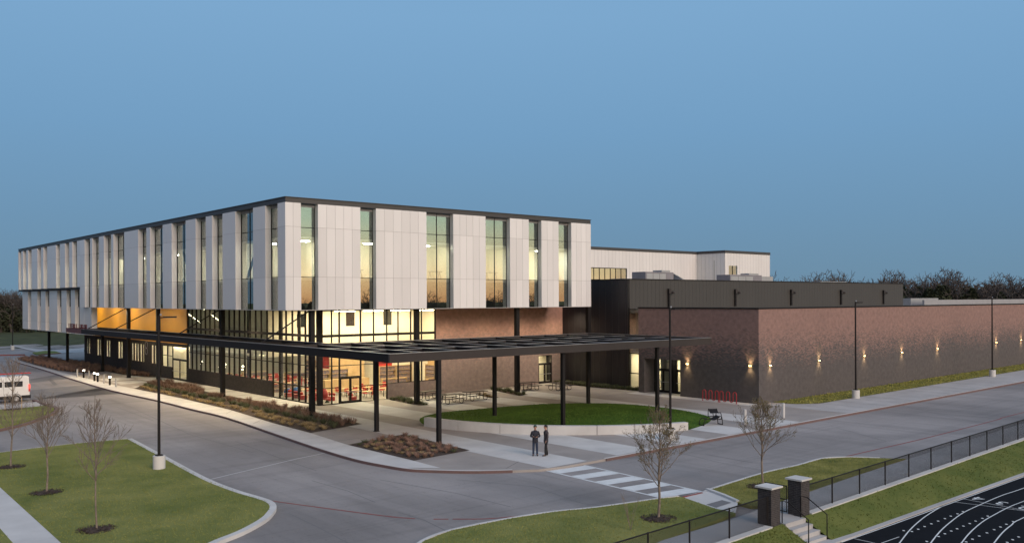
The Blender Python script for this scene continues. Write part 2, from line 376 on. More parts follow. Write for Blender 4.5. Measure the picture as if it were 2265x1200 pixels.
def smooth_path(pts, n=6):
    out = []
    for i in range(len(pts) - 1):
        p0, p1, p2, p3 = (Vector(pts[max(i - 1, 0)]), Vector(pts[i]), Vector(pts[i + 1]), Vector(pts[min(i + 2, len(pts) - 1)]))
        for k in range(n):
            t = k / n
            q = .5 * ((2 * p1) + (p2 - p0) * t + (2 * p0 - 5 * p1 + 4 * p2 - p3) * t * t + (3 * p1 - p0 - 3 * p2 + p3) * t ** 3)
            out.append((q.x, q.y))
    out.append(tuple(pts[-1])[:2]); return out
def copytree(o, parent=None, loc=None, rz=None):
    c = o.copy(); COL.objects.link(c); c.parent = parent
    if loc is not None: c.location = loc; OFF[c.name] = Vector(loc)
    if rz is not None: c.rotation_euler = (0, 0, rz)
    for ch in CH.get(o.name, []): copytree(ch, c)
    return c

# ================================================================== THE GROUND
RND = random.Random(7)
def fenceY(x): return 20.8 + .0415 * (x - 31)
TZ = -.92                                           # running track level at its near edge
def low(x, y):
    if y >= 20.4: return gz(x) - .40
    if y <= 18.0: return -1.75
    return -1.75 + (gz(x) + 1.35) * (y - 18.0) / 2.4
bm = bmesh.new(); xs = [-2500, -300, -60, 0, 60, 140, 400, 2500]; ys = [-2500, -300, 0, 18.0, 20.4, 60, 150, 400, 2500]
vv = [[bm.verts.new((x, y, low(x, y))) for x in xs] for y in ys]
for j in range(len(ys) - 1):
    for i in range(len(xs) - 1): bm.faces.new((vv[j][i], vv[j][i + 1], vv[j + 1][i + 1], vv[j + 1][i]))
me = bpy.data.meshes.new('ground'); bm.to_mesh(me); bm.free(); me.materials.append(MATS['field']); struct(link('ground', me))

road = sheet('driveway', [(-60, 21), (20, 20.9), (31, 20.6), (300, 31.5), (300, 36.2), (66, 36.2), (40, 60), (40, 175), (60, 190), (60, 230), (-60, 230)], -.13, 'concrete_drive')
for seg in ([(466, 1059), (520, 1046), (660, 1013), (723, 1000)], ):
    sheet('slab_joint', strip(PP(seg, -.13), .10), -.126, 'seam_light', road)
for seg in ([(613, 1135), (640, 1135), (700, 1163), (770, 1200)], [(880, 1131), (940, 1150), (985, 1172)], [(690, 1062), (770, 1085), (830, 1110)],
            [(1500, 1000), (1600, 1024), (1690, 1040)], [(1290, 1113), (1360, 1119)], [(1980, 893), (2120, 925), (2200, 938)], [(1560, 1003), (1660, 1022), (1780, 1027)],
            [(300, 905), (420, 960), (560, 1000)], [(130, 870), (260, 900), (340, 930)], [(520, 975), (640, 1020), (700, 1040)], [(840, 1060), (1010, 1090), (1130, 1120)], [(1850, 945), (1960, 975)], [(1010, 1060), (1180, 1075), (1290, 1113)]):
    sheet('slab_joint', strip(PP(seg, -.13), .045), -.126, 'joint', road)
for seg in ([(602, 1107), (690, 1119), (850, 1140), (918, 1146)], [(959, 1147), (992, 1147)], [(1001, 1147), (1080, 1146), (1160, 1139)], [(1861, 1011), (1935, 994), (2048, 968), (2204, 928), (2265, 911), (2600, 830)]):
    sheet('fire_lane_line', strip(smooth_path(PP(seg, -.13)), .13), -.124, 'red_line', road)
# paving bands of the drop-off
for px in ([(66, 862), (66, 884), (215, 858), (300, 868), (262, 858), (215, 848)], [(66, 846), (66, 838), (137, 826), (160, 836)], [(105, 838), (120, 852), (128, 850), (112, 836)]):
    sheet('paving_band', PP(px, -.13), -.125, 'concrete_dark', road)

kerbL = [(37, 800), (80, 812), (125, 826), (155, 836), (245, 862), (350, 885), (425, 904), (500, 922), (621, 963), (717, 995), (790, 1016), (850, 1028), (900, 1036), (950, 1039), (1060, 1041), (1193, 1037)]
kl = smooth_path(PP(kerbL), 4)
plz = kl + [(34.0, 35.5), (36.5, 35.45), (140, 35.45), (140, 130), (130, 170), (48, 172), (36, 166), (31.5, 160)]
pm = MB(); pm.prism(plz, lambda x, y: gz(x) - .3, lambda x, y: gz(x)); plaza = struct(pm.build('plaza', 'concrete_plaza'))
struct(MB().prism([(140, 35.45), (300, 35.45), (300, 130), (140, 130)], lambda x, y: gz(x) - .3, lambda x, y: gz(x)).build('plaza', 'concrete_plaza'))
# kerbs: a raised lip of concrete with a red painted face
def kerb(name, path, m, parent, wd=.16, top=.012, bot=-.132, face=None):
    poly = strip(path, wd); o = MB().prism(poly, lambda x, y: gz(x) + bot, lambda x, y: gz(x) + top).build(name, m, parent); return o
def inset(path, d):
    out = []
    for i, p in enumerate(path):
        a, b = Vector(path[max(i - 1, 0)]), Vector(path[min(i + 1, len(path) - 1)]); t = (b - a).normalized(); out.append((p[0] - t.y * d, p[1] + t.x * d))
    return out
kp = kl[:-2]; kq = [(37.2, 35.42), (60, 35.42), (90, 35.42), (140, 35.42)]
for pth in (kp, kq):
    kerb('kerb', inset(pth, .13), 'concrete_light', plaza, .17, .015); kerb('kerb_paint', pth, 'red_kerb', plaza, .085, .006)
kerb('kerb', [(140.1, 35.42), (300, 35.42)], 'red_kerb', plaza, .12)
# the light band of paving along the drop-off kerb
walk = [(q[0] + .22, q[1]) for q in kl if q[1] > 41] + PP([(975, 1034), (915, 1018), (769, 983), (687, 957), (600, 934), (510, 906), (400, 880), (297, 859), (250, 850)])
sheet('paving_band', walk, .004, 'concrete_light', plaza)
# light paving bands across the plaza
def cut_turf(x0, x1, y0, y1): return [[(x0, y0), (x1, y0), (x1, y1), (x0, y1)]]      # the round lawn is laid over the bands
for i in range(5):
    a = 33.0 + 5.45 * i; wd = 3.0
    for poly in cut_turf(a, a + wd, 35.75, 69.4 if a < 60 else 57): sheet('paving_band', poly, .004, 'concrete_light', plaza)
sheet('paving_band', [(62.9, 43.6), (64.35, 43.6), (64.35, 57.2), (62.9, 57.2)], .004, 'concrete_light', plaza)
sheet('paving_band', [(64.45, 35.75), (300, 35.75), (300, 40.3), (68, 40.3), (64.45, 43.5)], .004, 'concrete', plaza)
# paving under the overhang, towards the left doors
for k in range(6):
    y = 70.5 + k * 4.1
    sheet('paving_band', [(34.9, y), (37.3, y), (37.3, y + 3.75), (34.9, y + 3.75)], .004, 'concrete_light', plaza)
for a, b, c, d in ((31.0, 34.1, 96, 99.5), (34.5, 37.2, 100, 104), (31.0, 34.1, 103, 106.5), (34.5, 37.2, 105, 109), (31.0, 34.1, 108, 112), (34.5, 37.2, 110.5, 114.5)):
    sheet('paving_band', [(a, c), (b, c), (b, d), (a, d)], .004, 'concrete_light', plaza)
# fine control joints in the plaza
for px in ([(1120, 1035), (1147, 1020)], [(640, 950), (668, 940)], [(500, 915), (520, 903)], [(560, 936), (585, 925)]):
    sheet('paving_joint', strip(PP(px), .04), .008, 'joint', plaza)
for y in [49.5 + 2.4 * i for i in range(16)]: sheet('paving_joint', [(28.9, y - .02), (31.2, y - .02), (31.2, y + .02), (28.9, y + .02)], .009, 'joint', plaza)
for x in [66 + 2.4 * i for i in range(22)]: sheet('paving_joint', [(x - .02, 35.8), (x + .02, 35.8), (x + .02, 40.2), (x - .02, 40.2)], .009, 'joint', plaza)

# crossing
cw = root('crosswalk', 'white ladder pedestrian crossing painted on the grey concrete drive', 'crosswalk', (33.3, 31, gz(33) - .13))
def cq(poly): sheet('stripe', type(poly)([(p[0] - 33.3, p[1] - 31) for p in poly]), 0, 'white_paint', cw, z=lambda x, y: gz(x + 33.3) - gz(33) + .006)
cA, cB = PP([(1209, 1040), (1462, 1100)], -.13), PP([(1292, 1028), (1551, 1086)], -.13)
def lerp(a, b, t): return (a[0] + (b[0] - a[0]) * t, a[1] + (b[1] - a[1]) * t)
cq(strip([cA[0], cA[1]], .14)); cq(strip([cB[0], cB[1]], .14))
nst = 5
for k in range(nst):
    t0 = (k + .05) / (nst - .42); t1 = t0 + .115
    i0, i1 = lerp(cA[0], cA[1], t0), lerp(cA[0], cA[1], t1); j0, j1 = lerp(cB[0], cB[1], t0), lerp(cB[0], cB[1], t1)
    cq([lerp(i0, j0, .035), lerp(j0, i0, .035), lerp(j1, i1, .035), lerp(i1, j1, .035)])

# white lettering on the red kerb
def text_mesh(body, size, m, depth=.0, align='CENTER'):
    cu = bpy.data.curves.new('lettering', 'FONT'); cu.body = body; cu.size = size; cu.extrude = depth; cu.align_x = align; cu.resolution_u = 3
    o = bpy.data.objects.new('lettering', cu); COL.objects.link(o)
    dg = bpy.context.evaluated_depsgraph_get(); me = bpy.data.meshes.new_from_object(o.evaluated_get(dg)); bpy.data.objects.remove(o)
    me.materials.clear(); me.materials.append(MATS[m]); return me
fl = text_mesh('FIRE LANE', .17, 'white_paint')
for px in ((1648, 956), (1852, 918), (1985, 893), (2098, 873), (2190, 857)):
    q = G(*px)
    o = link('lettering', fl, plaza, (q.x, 35.44, gz(q.x) + .02)); o.scale = (1.5, 1.0, 1)

# ------------------------------------------------------------------ lawns
def blades(poly, dens, m, h=(.03, .07), wd=.02, parent=None, zf=gz, seed=1, lean=.5, name='grass', exclude=None):
    r = random.Random(seed); mb = MB(); xs = [p[0] for p in poly]; ys = [p[1] for p in poly]
    n = int((max(xs) - min(xs)) * (max(ys) - min(ys)) * dens)
    for _ in range(n):
        p = (r.uniform(min(xs), max(xs)), r.uniform(min(ys), max(ys)))
        if not inside(p, poly): continue
        z = zf(p[0]) if zf is gz else zf(p[0], p[1]); a = r.uniform(0, 2 * PI); q = r.uniform(*h); b = r.uniform(0, 2 * PI)
        dx, dy = math.cos(a) * wd, math.sin(a) * wd
        mb.tri((p[0] - dx, p[1] - dy, z - .005), (p[0] + dx, p[1] + dy, z - .005), (p[0] + math.cos(b) * q * lean, p[1] + math.sin(b) * q * lean, z + q))
    o = mb.build(name, m, parent); stuff(o); return o
def lawn(name, px, m, bm_, dens, seed, edge='concrete_light', world=None, kw=.16):
    poly = world if world else PP(px)
    o = struct(MB().prism(poly, lambda x, y: gz(x) - .3, lambda x, y: gz(x) + .02).build(name, m))
    if dens: blades(poly, dens, bm_, seed=seed, parent=o, zf=lambda x, y: gz(x) + .02, wd=.022, h=(.02, .055))
    return o, poly
lawnA_px = [(-60, 1010), (0, 1000), (50, 994), (150, 982), (225, 975), (287, 970), (362, 1010), (450, 1057), (517, 1084), (570, 1101), (592, 1110), (600, 1119), (596, 1130), (578, 1147), (530, 1173), (466, 1199), (400, 1240), (200, 1270), (135, 1200), (0, 1077), (-60, 1030)]
la, lap = lawn('lawn', lawnA_px, 'lawn', 'grass_blade', 90, 3)
kerb('kerb', smooth_path(PP([(-60, 1010), (0, 1000), (150, 982), (225, 975), (281, 969)]), 3), 'concrete', la, .15, .03)
kerb('kerb', smooth_path(PP([(287, 970), (362, 1010), (450, 1057), (517, 1084), (570, 1100), (595, 1109), (604, 1119), (599, 1131), (580, 1149), (532, 1175), (466, 1202), (400, 1243)]), 4), 'concrete_light', la, .30, .03)
sheet('sidewalk', PP([(-80, 1010), (0, 1077), (135, 1200), (200, 1275), (90, 1275), (28, 1200), (0, 1168), (-80, 1090)]), .012, 'concrete_light')
lawn('lawn', [(-80, 1090), (0, 1168), (28, 1200), (90, 1275), (-100, 1300)], 'lawn', 'grass_blade', 60, 4)
li, lip = lawn('lawn_island', [(-60, 903), (0, 905), (55, 901), (97, 897), (119, 901), (120, 906), (95, 918), (55, 932), (0, 945), (-60, 955)], 'lawn', 'grass_blade', 40, 5)
kerb('kerb', smooth_path(PP([(-60, 960), (0, 949), (55, 936), (95, 922), (123, 909), (123, 900), (97, 892), (75, 884)]), 4), 'red_kerb', li, .3, .03)
sheet('sidewalk', PP([(-60, 903), (0, 905), (55, 901), (97, 897), (80, 888), (40, 893), (-60, 897)]), .01, 'concrete')
lb, lbp = lawn('lawn', [(900, 1262), (935, 1197), (1000, 1172), (1130, 1146), (1230, 1131), (1320, 1122), (1462, 1102), (1507, 1098), (1581, 1124), (1627, 1134), (1461, 1196), (1400, 1225), (1300, 1262)], 'lawn', 'grass_blade', 110, 6)
kerb('kerb', smooth_path(PP([(900, 1225), (935, 1195), (1000, 1171), (1130, 1145), (1230, 1130), (1320, 1121), (1462, 1101), (1500, 1096)]), 4), 'concrete_light', lb, .16, .03)
lc, lcp = lawn('lawn', [(1567, 1084), (1613, 1069), (1693, 1045), (1765, 1029), (1819, 1014), (1878, 1011), (1946, 1013), (2003, 1014), (1946, 1033), (1836, 1071), (1790, 1087), (1700, 1118), (1660, 1118), (1632, 1111)], 'lawn_dry', 'grass_blade', 110, 8)
kerb('kerb', smooth_path(PP([(1560, 1085), (1613, 1068), (1693, 1044), (1765, 1028), (1819, 1013), (1878, 1010), (1946, 1012)]), 4), 'concrete_light', lc, .16, .03)
# ramp of the crossing, with its dark warning pad
rp = sheet('kerb_ramp', PP([(1507, 1098), (1551, 1086), (1567, 1084), (1632, 1111), (1627, 1134), (1581, 1124)]), .004, 'concrete_light')
sheet('warning_pad', PP([(1562, 1115), (1597, 1105), (1618, 1111), (1584, 1122)]), .010, 'concrete_dark', rp)
kerb('kerb', PP([(1564, 1083), (1600, 1096), (1632, 1110)]), 'concrete_light', rp, .16, .10)
kerb('kerb', PP([(1510, 1099), (1553, 1089)]), 'red_line', rp, .12, .03)
# footpath beside the sports fence
sheet('sidewalk', [(10, fenceY(10) + .2), (31.3, fenceY(31) + .15), (60, fenceY(60) + .15), (140, fenceY(140) + .15), (300, fenceY(300)), (300, fenceY(300) + 2.4), (140, fenceY(140) + 2.2), (47, 23.6), (37, 23.0), (31, 22.4), (26.5, 22.3), (10, 23.2)], .010, 'concrete')
# strip of grass under the brick wing
sg = [(66.3, 43.6), (66.6, 41.4), (68.5, 40.35), (140, 40.35), (300, 40.35), (300, 43.6), (140, 43.6)]
ls = sheet('lawn_strip', sg, .02, 'lawn_dry'); blades(sg[:4] + [(140, 43.6)], 22, 'grass_blade_dry', parent=ls, zf=lambda x, y: gz(x) + .02, h=(.05, .14), wd=.04, seed=11)

# the bank down to the running track
def bankz(x, y):
    t = max(0, min(1, (fenceY(x) - .25 - y) / (fenceY(x) - .25 - 19.25))); return (gz(x)) * (1 - t) + (TZ + .05 + GB * (x - 34)) * t
def bank(x0, x1, seed):
    bm = bmesh.new(); nx = max(2, int((x1 - x0) / 3)); rows = []
    for i in range(nx + 1):
        x = x0 + (x1 - x0) * i / nx; rows.append([bm.verts.new((x, fenceY(x) - .25 + (19.25 - fenceY(x) + .25) * j / 5, 0)) for j in range(6)])
    for row in rows:
        for v in row: v.co.z = bankz(v.co.x, v.co.y) + .012 * noise.noise(v.co * 2)
    for i in range(nx):
        for j in range(5): bm.faces.new((rows[i][j], rows[i][j + 1], rows[i + 1][j + 1], rows[i + 1][j]))
    me = bpy.data.meshes.new('bank'); bm.to_mesh(me); bm.free(); me.materials.append(MATS['lawn_bank_dimmed'])
    o = struct(link('grass_bank', me)); poly = [(x0, 19.25), (x1, 19.25), (x1, fenceY(x1) - .3), (x0, fenceY(x0) - .3)]
    blades(poly, 190 if x1 < 80 else 40, 'bank_blade_dimmed', parent=o, zf=bankz, seed=seed, h=(.03, .08), wd=.03, lean=.9)
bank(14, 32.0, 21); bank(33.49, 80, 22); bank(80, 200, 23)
def trz(x, y): return TZ + GB * (x - 34)
struct(MB().prism([(10, fenceY(10) - .28), (31.2, fenceY(31) - .28), (31.2, fenceY(31) + .1), (10, fenceY(10) + .1)], lambda x, y: gz(x) - .3, lambda x, y: gz(x) + .03).build('mow_strip', 'concrete_light'))
struct(MB().prism([(34.3, fenceY(34) - .28), (140, fenceY(140) - .28), (140, fenceY(140) + .1), (34.3, fenceY(34) + .1)], lambda x, y: gz(x) - .3, lambda x, y: gz(x) + .03).build('mow_strip', 'concrete_light'))
trk = sheet('running_track', [(10, -60), (160, -60), (160, 19.0), (10, 19.0)], 0, 'track', z=trz)
kb = MB().prism([(10, 18.98), (160, 18.98), (160, 19.3), (10, 19.3)], lambda x, y: trz(x, y) - .3, lambda x, y: trz(x, y) + .05).build('edge_kerb', 'concrete', trk)
def TP(pts): return [(q.x, q.y) for q in (G(*p, -.73) for p in pts)]
# lane lines, cross lines, marks and lane numbers
lanes = [[(1861, 1198), (1990, 1153), (2083, 1119), (2130, 1102), (2265, 1053), (2420, 998)],
         [(1960, 1240), (1990, 1199), (2014, 1169), (2041, 1145), (2065, 1129), (2085, 1118)],
         [(2030, 1240), (2059, 1199), (2081, 1172), (2105, 1151), (2130, 1133), (2163, 1117), (2217, 1094), (2265, 1078), (2420, 1022)],
         [(2097, 1240), (2127, 1199), (2147, 1175), (2174, 1152), (2203, 1135), (2230, 1121), (2265, 1107), (2420, 1050)],
         [(2168, 1240), (2199, 1199), (2217, 1177), (2237, 1160), (2265, 1143), (2420, 1078)]]
for pl in lanes: sheet('lane_line', strip(smooth_path(TP(pl), 4), .055), .004, 'white_paint', trk, z=trz)
for pl in ([(2130, 1102), (2265, 1127), (2330, 1139)], [(2111, 1109), (2265, 1128.5), (2330, 1137)], [(1890, 1190), (1935, 1200), (1990, 1212)], [(1949, 1200), (1989, 1186)]):
    sheet('cross_line', strip(TP(pl), .04), .008, 'white_paint', trk, z=trz)
dots = [(2017, 1174), (2031, 1169), (2045, 1163), (2060, 1157), (2075, 1151), (2090, 1145.5), (2103, 1140), (2118, 1135), (2130, 1130), (2050, 1196), (2076, 1185), (2090, 1179), (2104, 1173), (2117, 1168), (2131, 1162), (2145, 1156.5), (2158, 1151), (2173, 1145), (2185, 1140),
        (2137, 1197), (2151, 1191), (2166, 1184), (2183, 1177), (2199, 1170), (2213, 1164), (2226, 1158), (2241, 1152), (2228, 1198), (2240, 1192), (2253, 1186), (1999, 1172)]
dm = MB().box(-.07, .07, -.045, .045, 0, .003).mesh('exchange_mark', 'white_paint')
for d in dots: q = TP([d])[0]; link('exchange_mark', dm, trk, (q[0], q[1], trz(*q) + .003), .6)
for ch_, px in (('4', (2171, 1099)), ('3', (2222, 1109)), ('2', (2272, 1119))):
    q = TP([px])[0]; o = link('lane_number', text_mesh(ch_, 1.1, 'white_paint'), trk, (q[0], q[1], trz(*q) + .005), PI * .5)

# round lawn and its seat wall
WC, WR = Vector((53.02, 54.47)), 16.13
a0 = math.atan2(53.21 - WC.y, 37.02 - WC.x); a1 = math.atan2(38.77 - WC.y, 48.94 - WC.x)
if a0 < 0: a0 += 2 * PI
if a1 < 0: a1 += 2 * PI
def arc(r, n=28, lo=None, hi=None):
    lo = a0 if lo is None else lo; hi = a1 if hi is None else hi
    return [(WC.x + r * math.cos(lo + (hi - lo) * i / n), WC.y + r * math.sin(lo + (hi - lo) * i / n)) for i in range(n + 1)]
back = smooth_path(PP([(933, 936), (928, 927), (945, 918), (990, 910), (1060, 904), (1130, 898), (1200, 893), (1300, 891), (1380, 893), (1450, 899), (1510, 907), (1560, 918), (1573, 927), (1560, 938), (1524, 950)]), 4)
tpoly = back + arc(WR - .3)[::-1]
turf = sheet('turf_lawn', tpoly, .014, 'turf')
blades(tpoly, 60, 'turf_blade', parent=turf, zf=lambda x, y: gz(x) + .014, seed=31, h=(.03, .07), wd=.03)
sw = root('seat_wall', 'low curved pale concrete seat wall round the bright green lawn', 'wall', (42, 44, gz(42)))
nseg = 6
for k in range(nseg):
    e = .0012
    lo = a0 + (a1 - a0) * k / nseg + (e if k else 0); hi = a0 + (a1 - a0) * (k + 1) / nseg - (e if k < nseg - 1 else 0)
    poly = arc(WR, 6, lo, hi) + arc(WR - .45, 6, lo, hi)[::-1]
    MB().prism(poly, lambda x, y: gz(x) - .2, lambda x, y: gz(42) + .60).build('wall_block', 'concrete_light', sw)

# ================================================================== THE SCHOOL: WHITE WING
YR, XL, ZB, ZT = 63.2, 31.1, 8.2, 16.5              # front plane, drop-off plane, soffit, panel top
XE, YE = 64.3, 153.0                                # far ends
REC = .52                                           # windows sit this far behind the panels
J1, J2 = 10.79, 14.65                               # horizontal joints
wing = root('white_panel_wing', 'long upper storey clad in white panels with tall narrow windows, floating over the glass hall', 'building', (XL, YR, gz(XL)))
P, JT = 'panel_white', 'panel_joint'
rows = ((ZB, J1), (J1, J2), (J2, ZT)); gp = .009
# windows on the front: (left edge, right edge, columns)
winR = [(32.41, 33.88, 1), (37.69, 39.17, 1), (44.22, 47.09, 2), (50.74, 53.64, 2), (55.97, 57.59, 1), (59.84, 61.57, 1)]
def glazed_strip(axis, a, b, cols, plane, z0, z1, joints, parent=None):
    """a recessed strip of glass: frame part with pane sub-parts. axis 'R' runs along X at y = plane, 'L' along Y at x = plane"""
    fr = MB(); t = .05; zs = [z0] + list(joints) + [z1]; us = [a + (b - a) * i / cols for i in range(cols + 1)]
    def bx(u0, u1, d0, d1, za, zb): return (u0, u1, plane + d0, plane + d1, za, zb) if axis == 'R' else (plane + d0, plane + d1, u0, u1, za, zb)
    for i, u in enumerate(us):
        fr.box(*bx(u if i == 0 else u - t / 2, u + t if i == 0 else (u if i == cols else u + t / 2), -.03, .06, z0, z1))
    for i, z in enumerate(zs):
        for k in range(cols): fr.box(*bx(us[k] + t, us[k + 1] - t, -.028, .058, max(z0, z - t / 2), min(z1, z + t / 2)))
    f = fr.build('window', 'black_metal', wing if parent is None else parent)
    for k in range(cols):
        for i in range(len(zs) - 1):
            MB().box(*bx(us[k] + .02, us[k + 1] - .02, .01, .022, zs[i] + .02, zs[i + 1] - .02)).build('pane', 'glass', f)
    return f
def panels(axis, a, b, plane, zrows, module, parent=None):
    """cladding panels over a dark backing between a and b"""
    parent = wing if parent is None else parent
    def bx(u0, u1, d0, d1, za, zb): return (u0, u1, plane + d0, plane + d1, za, zb) if axis == 'R' else (plane + d0, plane + d1, u0, u1, za, zb)
    n = max(1, round((b - a) / module)); z0, z1 = zrows[0][0], zrows[-1][1]
    MB().box(*bx(a + .03, b - .03, .03, REC + .1, z0 + .03, z1 - .02)).build('wall_core', JT, parent)
    for i in range(n):
        u0 = a + (b - a) * i / n + (gp if i else 0); u1 = a + (b - a) * (i + 1) / n - (gp if i < n - 1 else 0)
        for za, zb in zrows: MB().box(*bx(u0, u1, 0, .028, za + gp, zb - gp)).build('panel', P, parent)
def jamb(axis, u, side, plane, zrows, parent=None):
    """the white return of a panel beside a window; side -1: the panel lies below u, +1: above"""
    parent = wing if parent is None else parent
    u0, u1 = (u - .028, u) if side < 0 else (u, u + .028)
    for za, zb in zrows:
        b = (u0, u1, plane + .03, plane + REC + .02, za + gp, zb - gp) if axis == 'R' else (plane + .03, plane + REC + .02, u0, u1, za + gp, zb - gp)
        MB().box(*b).build('return_panel', P, parent)
e = XL
for x0, x1, c in winR:
    panels('R', e, x0, YR, rows, .78); jamb('R', x0, -1, YR, rows); jamb('R', x1, 1, YR, rows)
    glazed_strip('R', x0, x1, c, YR + REC, ZB, ZT, (J1, J2)); e = x1
panels('R', e, XE, YR, rows, .72)
# drop-off side; (near edge, far edge, columns), full-height part
winL = [(64.5, 66.7, 1), (68.97, 72.45, 2), (75.15, 77.44, 1), (78.89, 81.3, 1), (83.77, 87.44, 2), (89.94, 93.64, 2), (94.74, 97.29, 1), (101.94, 105.78, 2), (106.62, 109.35, 1), (111.29, 114.03, 1), (114.87, 117.2, 1)]
e = YR + .03
for y0, y1, c in winL:
    panels('L', e, y0, XL, rows, 5.0); jamb('L', y0, -1, XL, rows); jamb('L', y1, 1, XL, rows)
    glazed_strip('L', y0, y1, c, XL + REC, ZB, ZT, (J1, J2)); e = y1
panels('L', e, 119.3, XL, ((ZB, J1), (J1, J2), (J2, ZT)), 5.0)
# the far end: an upper row over a lower row that reaches further down
winU = [(120.6, 122.7), (124.2, 126.2), (128.7, 130.7), (135.4, 137.5), (138.8, 140.9), (144.4, 146.6), (147.7, 149.8), (150.9, 152.6)]
rowsU = ((10.72, J2), (J2, ZT)); e = 119.3
for y0, y1 in winU:
    panels('L', e, y0, XL, rowsU, 7.0); jamb('L', y0, -1, XL, rowsU); jamb('L', y1, 1, XL, rowsU); glazed_strip('L', y0, y1, 1, XL + REC, 10.72, ZT, (J2,)); e = y1
panels('L', e, YE, XL, rowsU, 5.0)
XD = 31.62; ZL = 4.8; rowsD = ((ZL, 6.0), (6.0, 9.3), (9.3, 10.42)); e = 119.5
boxo('ledge', 'black_metal', wing, XL + .02, XL + 1.4, 119.35, YE, 10.45, 10.70)
winD = [(121.5, 123.6), (125.6, 127.6), (130.2, 132.3), (136.6, 138.7), (141.4, 143.4), (147.2, 149.2)]
panels('L', 116.4, 119.45, XD, ((ZL, ZB - .02),), 5.0)
for y0, y1 in winD:
    panels('L', e, y0, XD, rowsD, 7.0); jamb('L', y0, -1, XD, rowsD); jamb('L', y1, 1, XD, rowsD); glazed_strip('L', y0, y1, 1, XD + REC, ZL, 10.42, (6.0, 9.3)); e = y1
panels('L', e, YE - .3, XD, rowsD, 5.0)
MB().box(XD + .03, XD + .65, 116.30, 116.36, ZL, ZB - .03).build('return_panel', P, wing)
boxo('lower_soffit', 'soffit', wing, XD + .1, 48, 116.5, YE - .4, ZL - .05, ZL - .005)
boxo('lower_core', 'dim_wall', wing, 38.2, 48, 116.6, YE - .5, ZL, 8.15)
# coping, soffit, roof, hidden faces
cp = MB(); cp.box(XL + .05, XE + .02, YR + .05, YR + .5, ZT + .003, ZT + .38); cp.box(XL + .05, XL + .5, YR + .5, YE, ZT + .003, ZT + .38)
cp.box(XE - .45, XE + .02, YR + .5, YE, ZT + .003, ZT + .38); cp.build('coping', 'coping', wing)
cl = MB(); cl.box(XL - .03, XE + .06, YR - .03, YR + .55, ZT + .38, ZT + .43); cl.box(XL - .03, XL + .55, YR + .55, YE, ZT + .38, ZT + .43); cl.build('coping_cap', 'coping', wing)
boxo('roof_deck', 'roof', wing, XL + .5, XE - .45, YR + .5, YE, ZT - .25, ZT - .02)
boxo('soffit', 'soffit', wing, XL + .06, XE - .06, YR + .06, 116.2, ZB - .02, ZB + .02)
boxo('end_wall', P, wing, XE - .06, XE - .001, YR + .7, YE, ZB + .03, ZT)
boxo('end_wall', P, wing, XL + .7, XE - .06, YE - .06, YE - .001, ZB, ZT)
# upper storey rooms: floor, ceiling, walls, lights
FZ, CZ = 10.74, 13.85
boxo('floor_slab', 'carpet', wing, XL + .7, XE - .1, YR + .7, YE - .1, FZ - .2, FZ)
boxo('room_ceiling', 'ceiling', wing, XL + .7, XE - .1, YR + .7, YE - .1, CZ, CZ + .1)
boxo('room_wall', 'cream', wing, XL + 6.4, XE - .1, YR + 6.0, YR + 6.1, FZ, CZ)
boxo('room_wall', 'cream', wing, XL + 6.4, XL + 6.5, YR + 6.1, YE - .2, FZ, CZ)
boxo('spandrel_back', 'black_metal', wing, XL + .72, XE - .1, YR + .9, YR + .95, ZB + .03, FZ - .21)
boxo('spandrel_back', 'black_metal', wing, XL + .9, XL + .95, YR + 1.0, YE - .2, ZB + .03, FZ - .21)
boxo('plenum_back', 'black_metal', wing, XL + .72, XE - .1, YR + 1.2, YR + 1.25, CZ + .11, ZT - .26)
boxo('plenum_back', 'black_metal', wing, XL + 1.2, XL + 1.25, YR + 1.3, YE - .2, CZ + .11, ZT - .26)
for x in (36.0, 42.2, 49.2, 56.0): boxo('room_wall', 'cream', wing, x, x + .1, YR + 1.4, YR + 6.0, FZ, CZ)
for y in (73.5, 88.6, 99.5, 110.5, 118.0, 133, 142): boxo('room_wall', 'cream', wing, XL + 1.4, XL + 6.4, y, y + .1, FZ, CZ)
lm = MB().box(-.28, .28, -.28, .28, -.05, 0).mesh('room_light', 'lamp_upper')
for x in (33.2, 34.6, 38.4, 40.6, 45.0, 46.6, 51.8, 53.0, 57.4, 60.6, 62.6):
    for y in (YR + 3.6,): link('room_light', lm, wing, (x - XL, y - YR, CZ - .02 - gz(XL)))
for i in range(17):
    y = 71.5 + i * 4.8
    if abs(y - 73.5) > .9: link('room_light', lm, wing, (3.2, y - YR, CZ - .02 - gz(XL)))
# truss members and furniture glimpsed behind the drop-off windows
for (y, dy) in ((66.2, 2.2), (71.8, -2.4), (86.6, 2.4), (93, -2.4), (105, 2.4)):
    MB().tube([(XL + 1.25, y - dy / 2, FZ), (XL + 1.25, y + dy / 2, CZ)], .13, 6).build('truss_diagonal', 'bronze', wing)
dk = MB(); dk.box(-.6, .6, -.3, .3, .72, .76)
for sx in (-.52, .52): dk.tube([(sx, -.25, 0), (sx, 0, .72)], .025, 4); dk.tube([(sx, .25, 0), (sx, 0, .72)], .025, 4)
dmesh = dk.mesh('desk', 'unit_grey')
for i, (x, y) in enumerate(((51.6, YR + 2.0), (53.0, YR + 2.0), (57.0, YR + 2.2), (60.8, YR + 2.0), (46.7, YR + 2.3), (38.5, YR + 2.2))):
    o = link('desk', dmesh, None, (x, y, FZ)); tag(o, 'grey trestle desk behind an upper window of the white wing', 'desk', 'desks in the upper rooms')
cb = MB().box(44.4, 46.7, YR + 5.5, YR + 5.98, FZ + .9, FZ + 2.1).build('wall_cabinet', 'unit_grey'); tag(cb, 'grey wall cabinet seen through the wide upper window', 'cabinet')

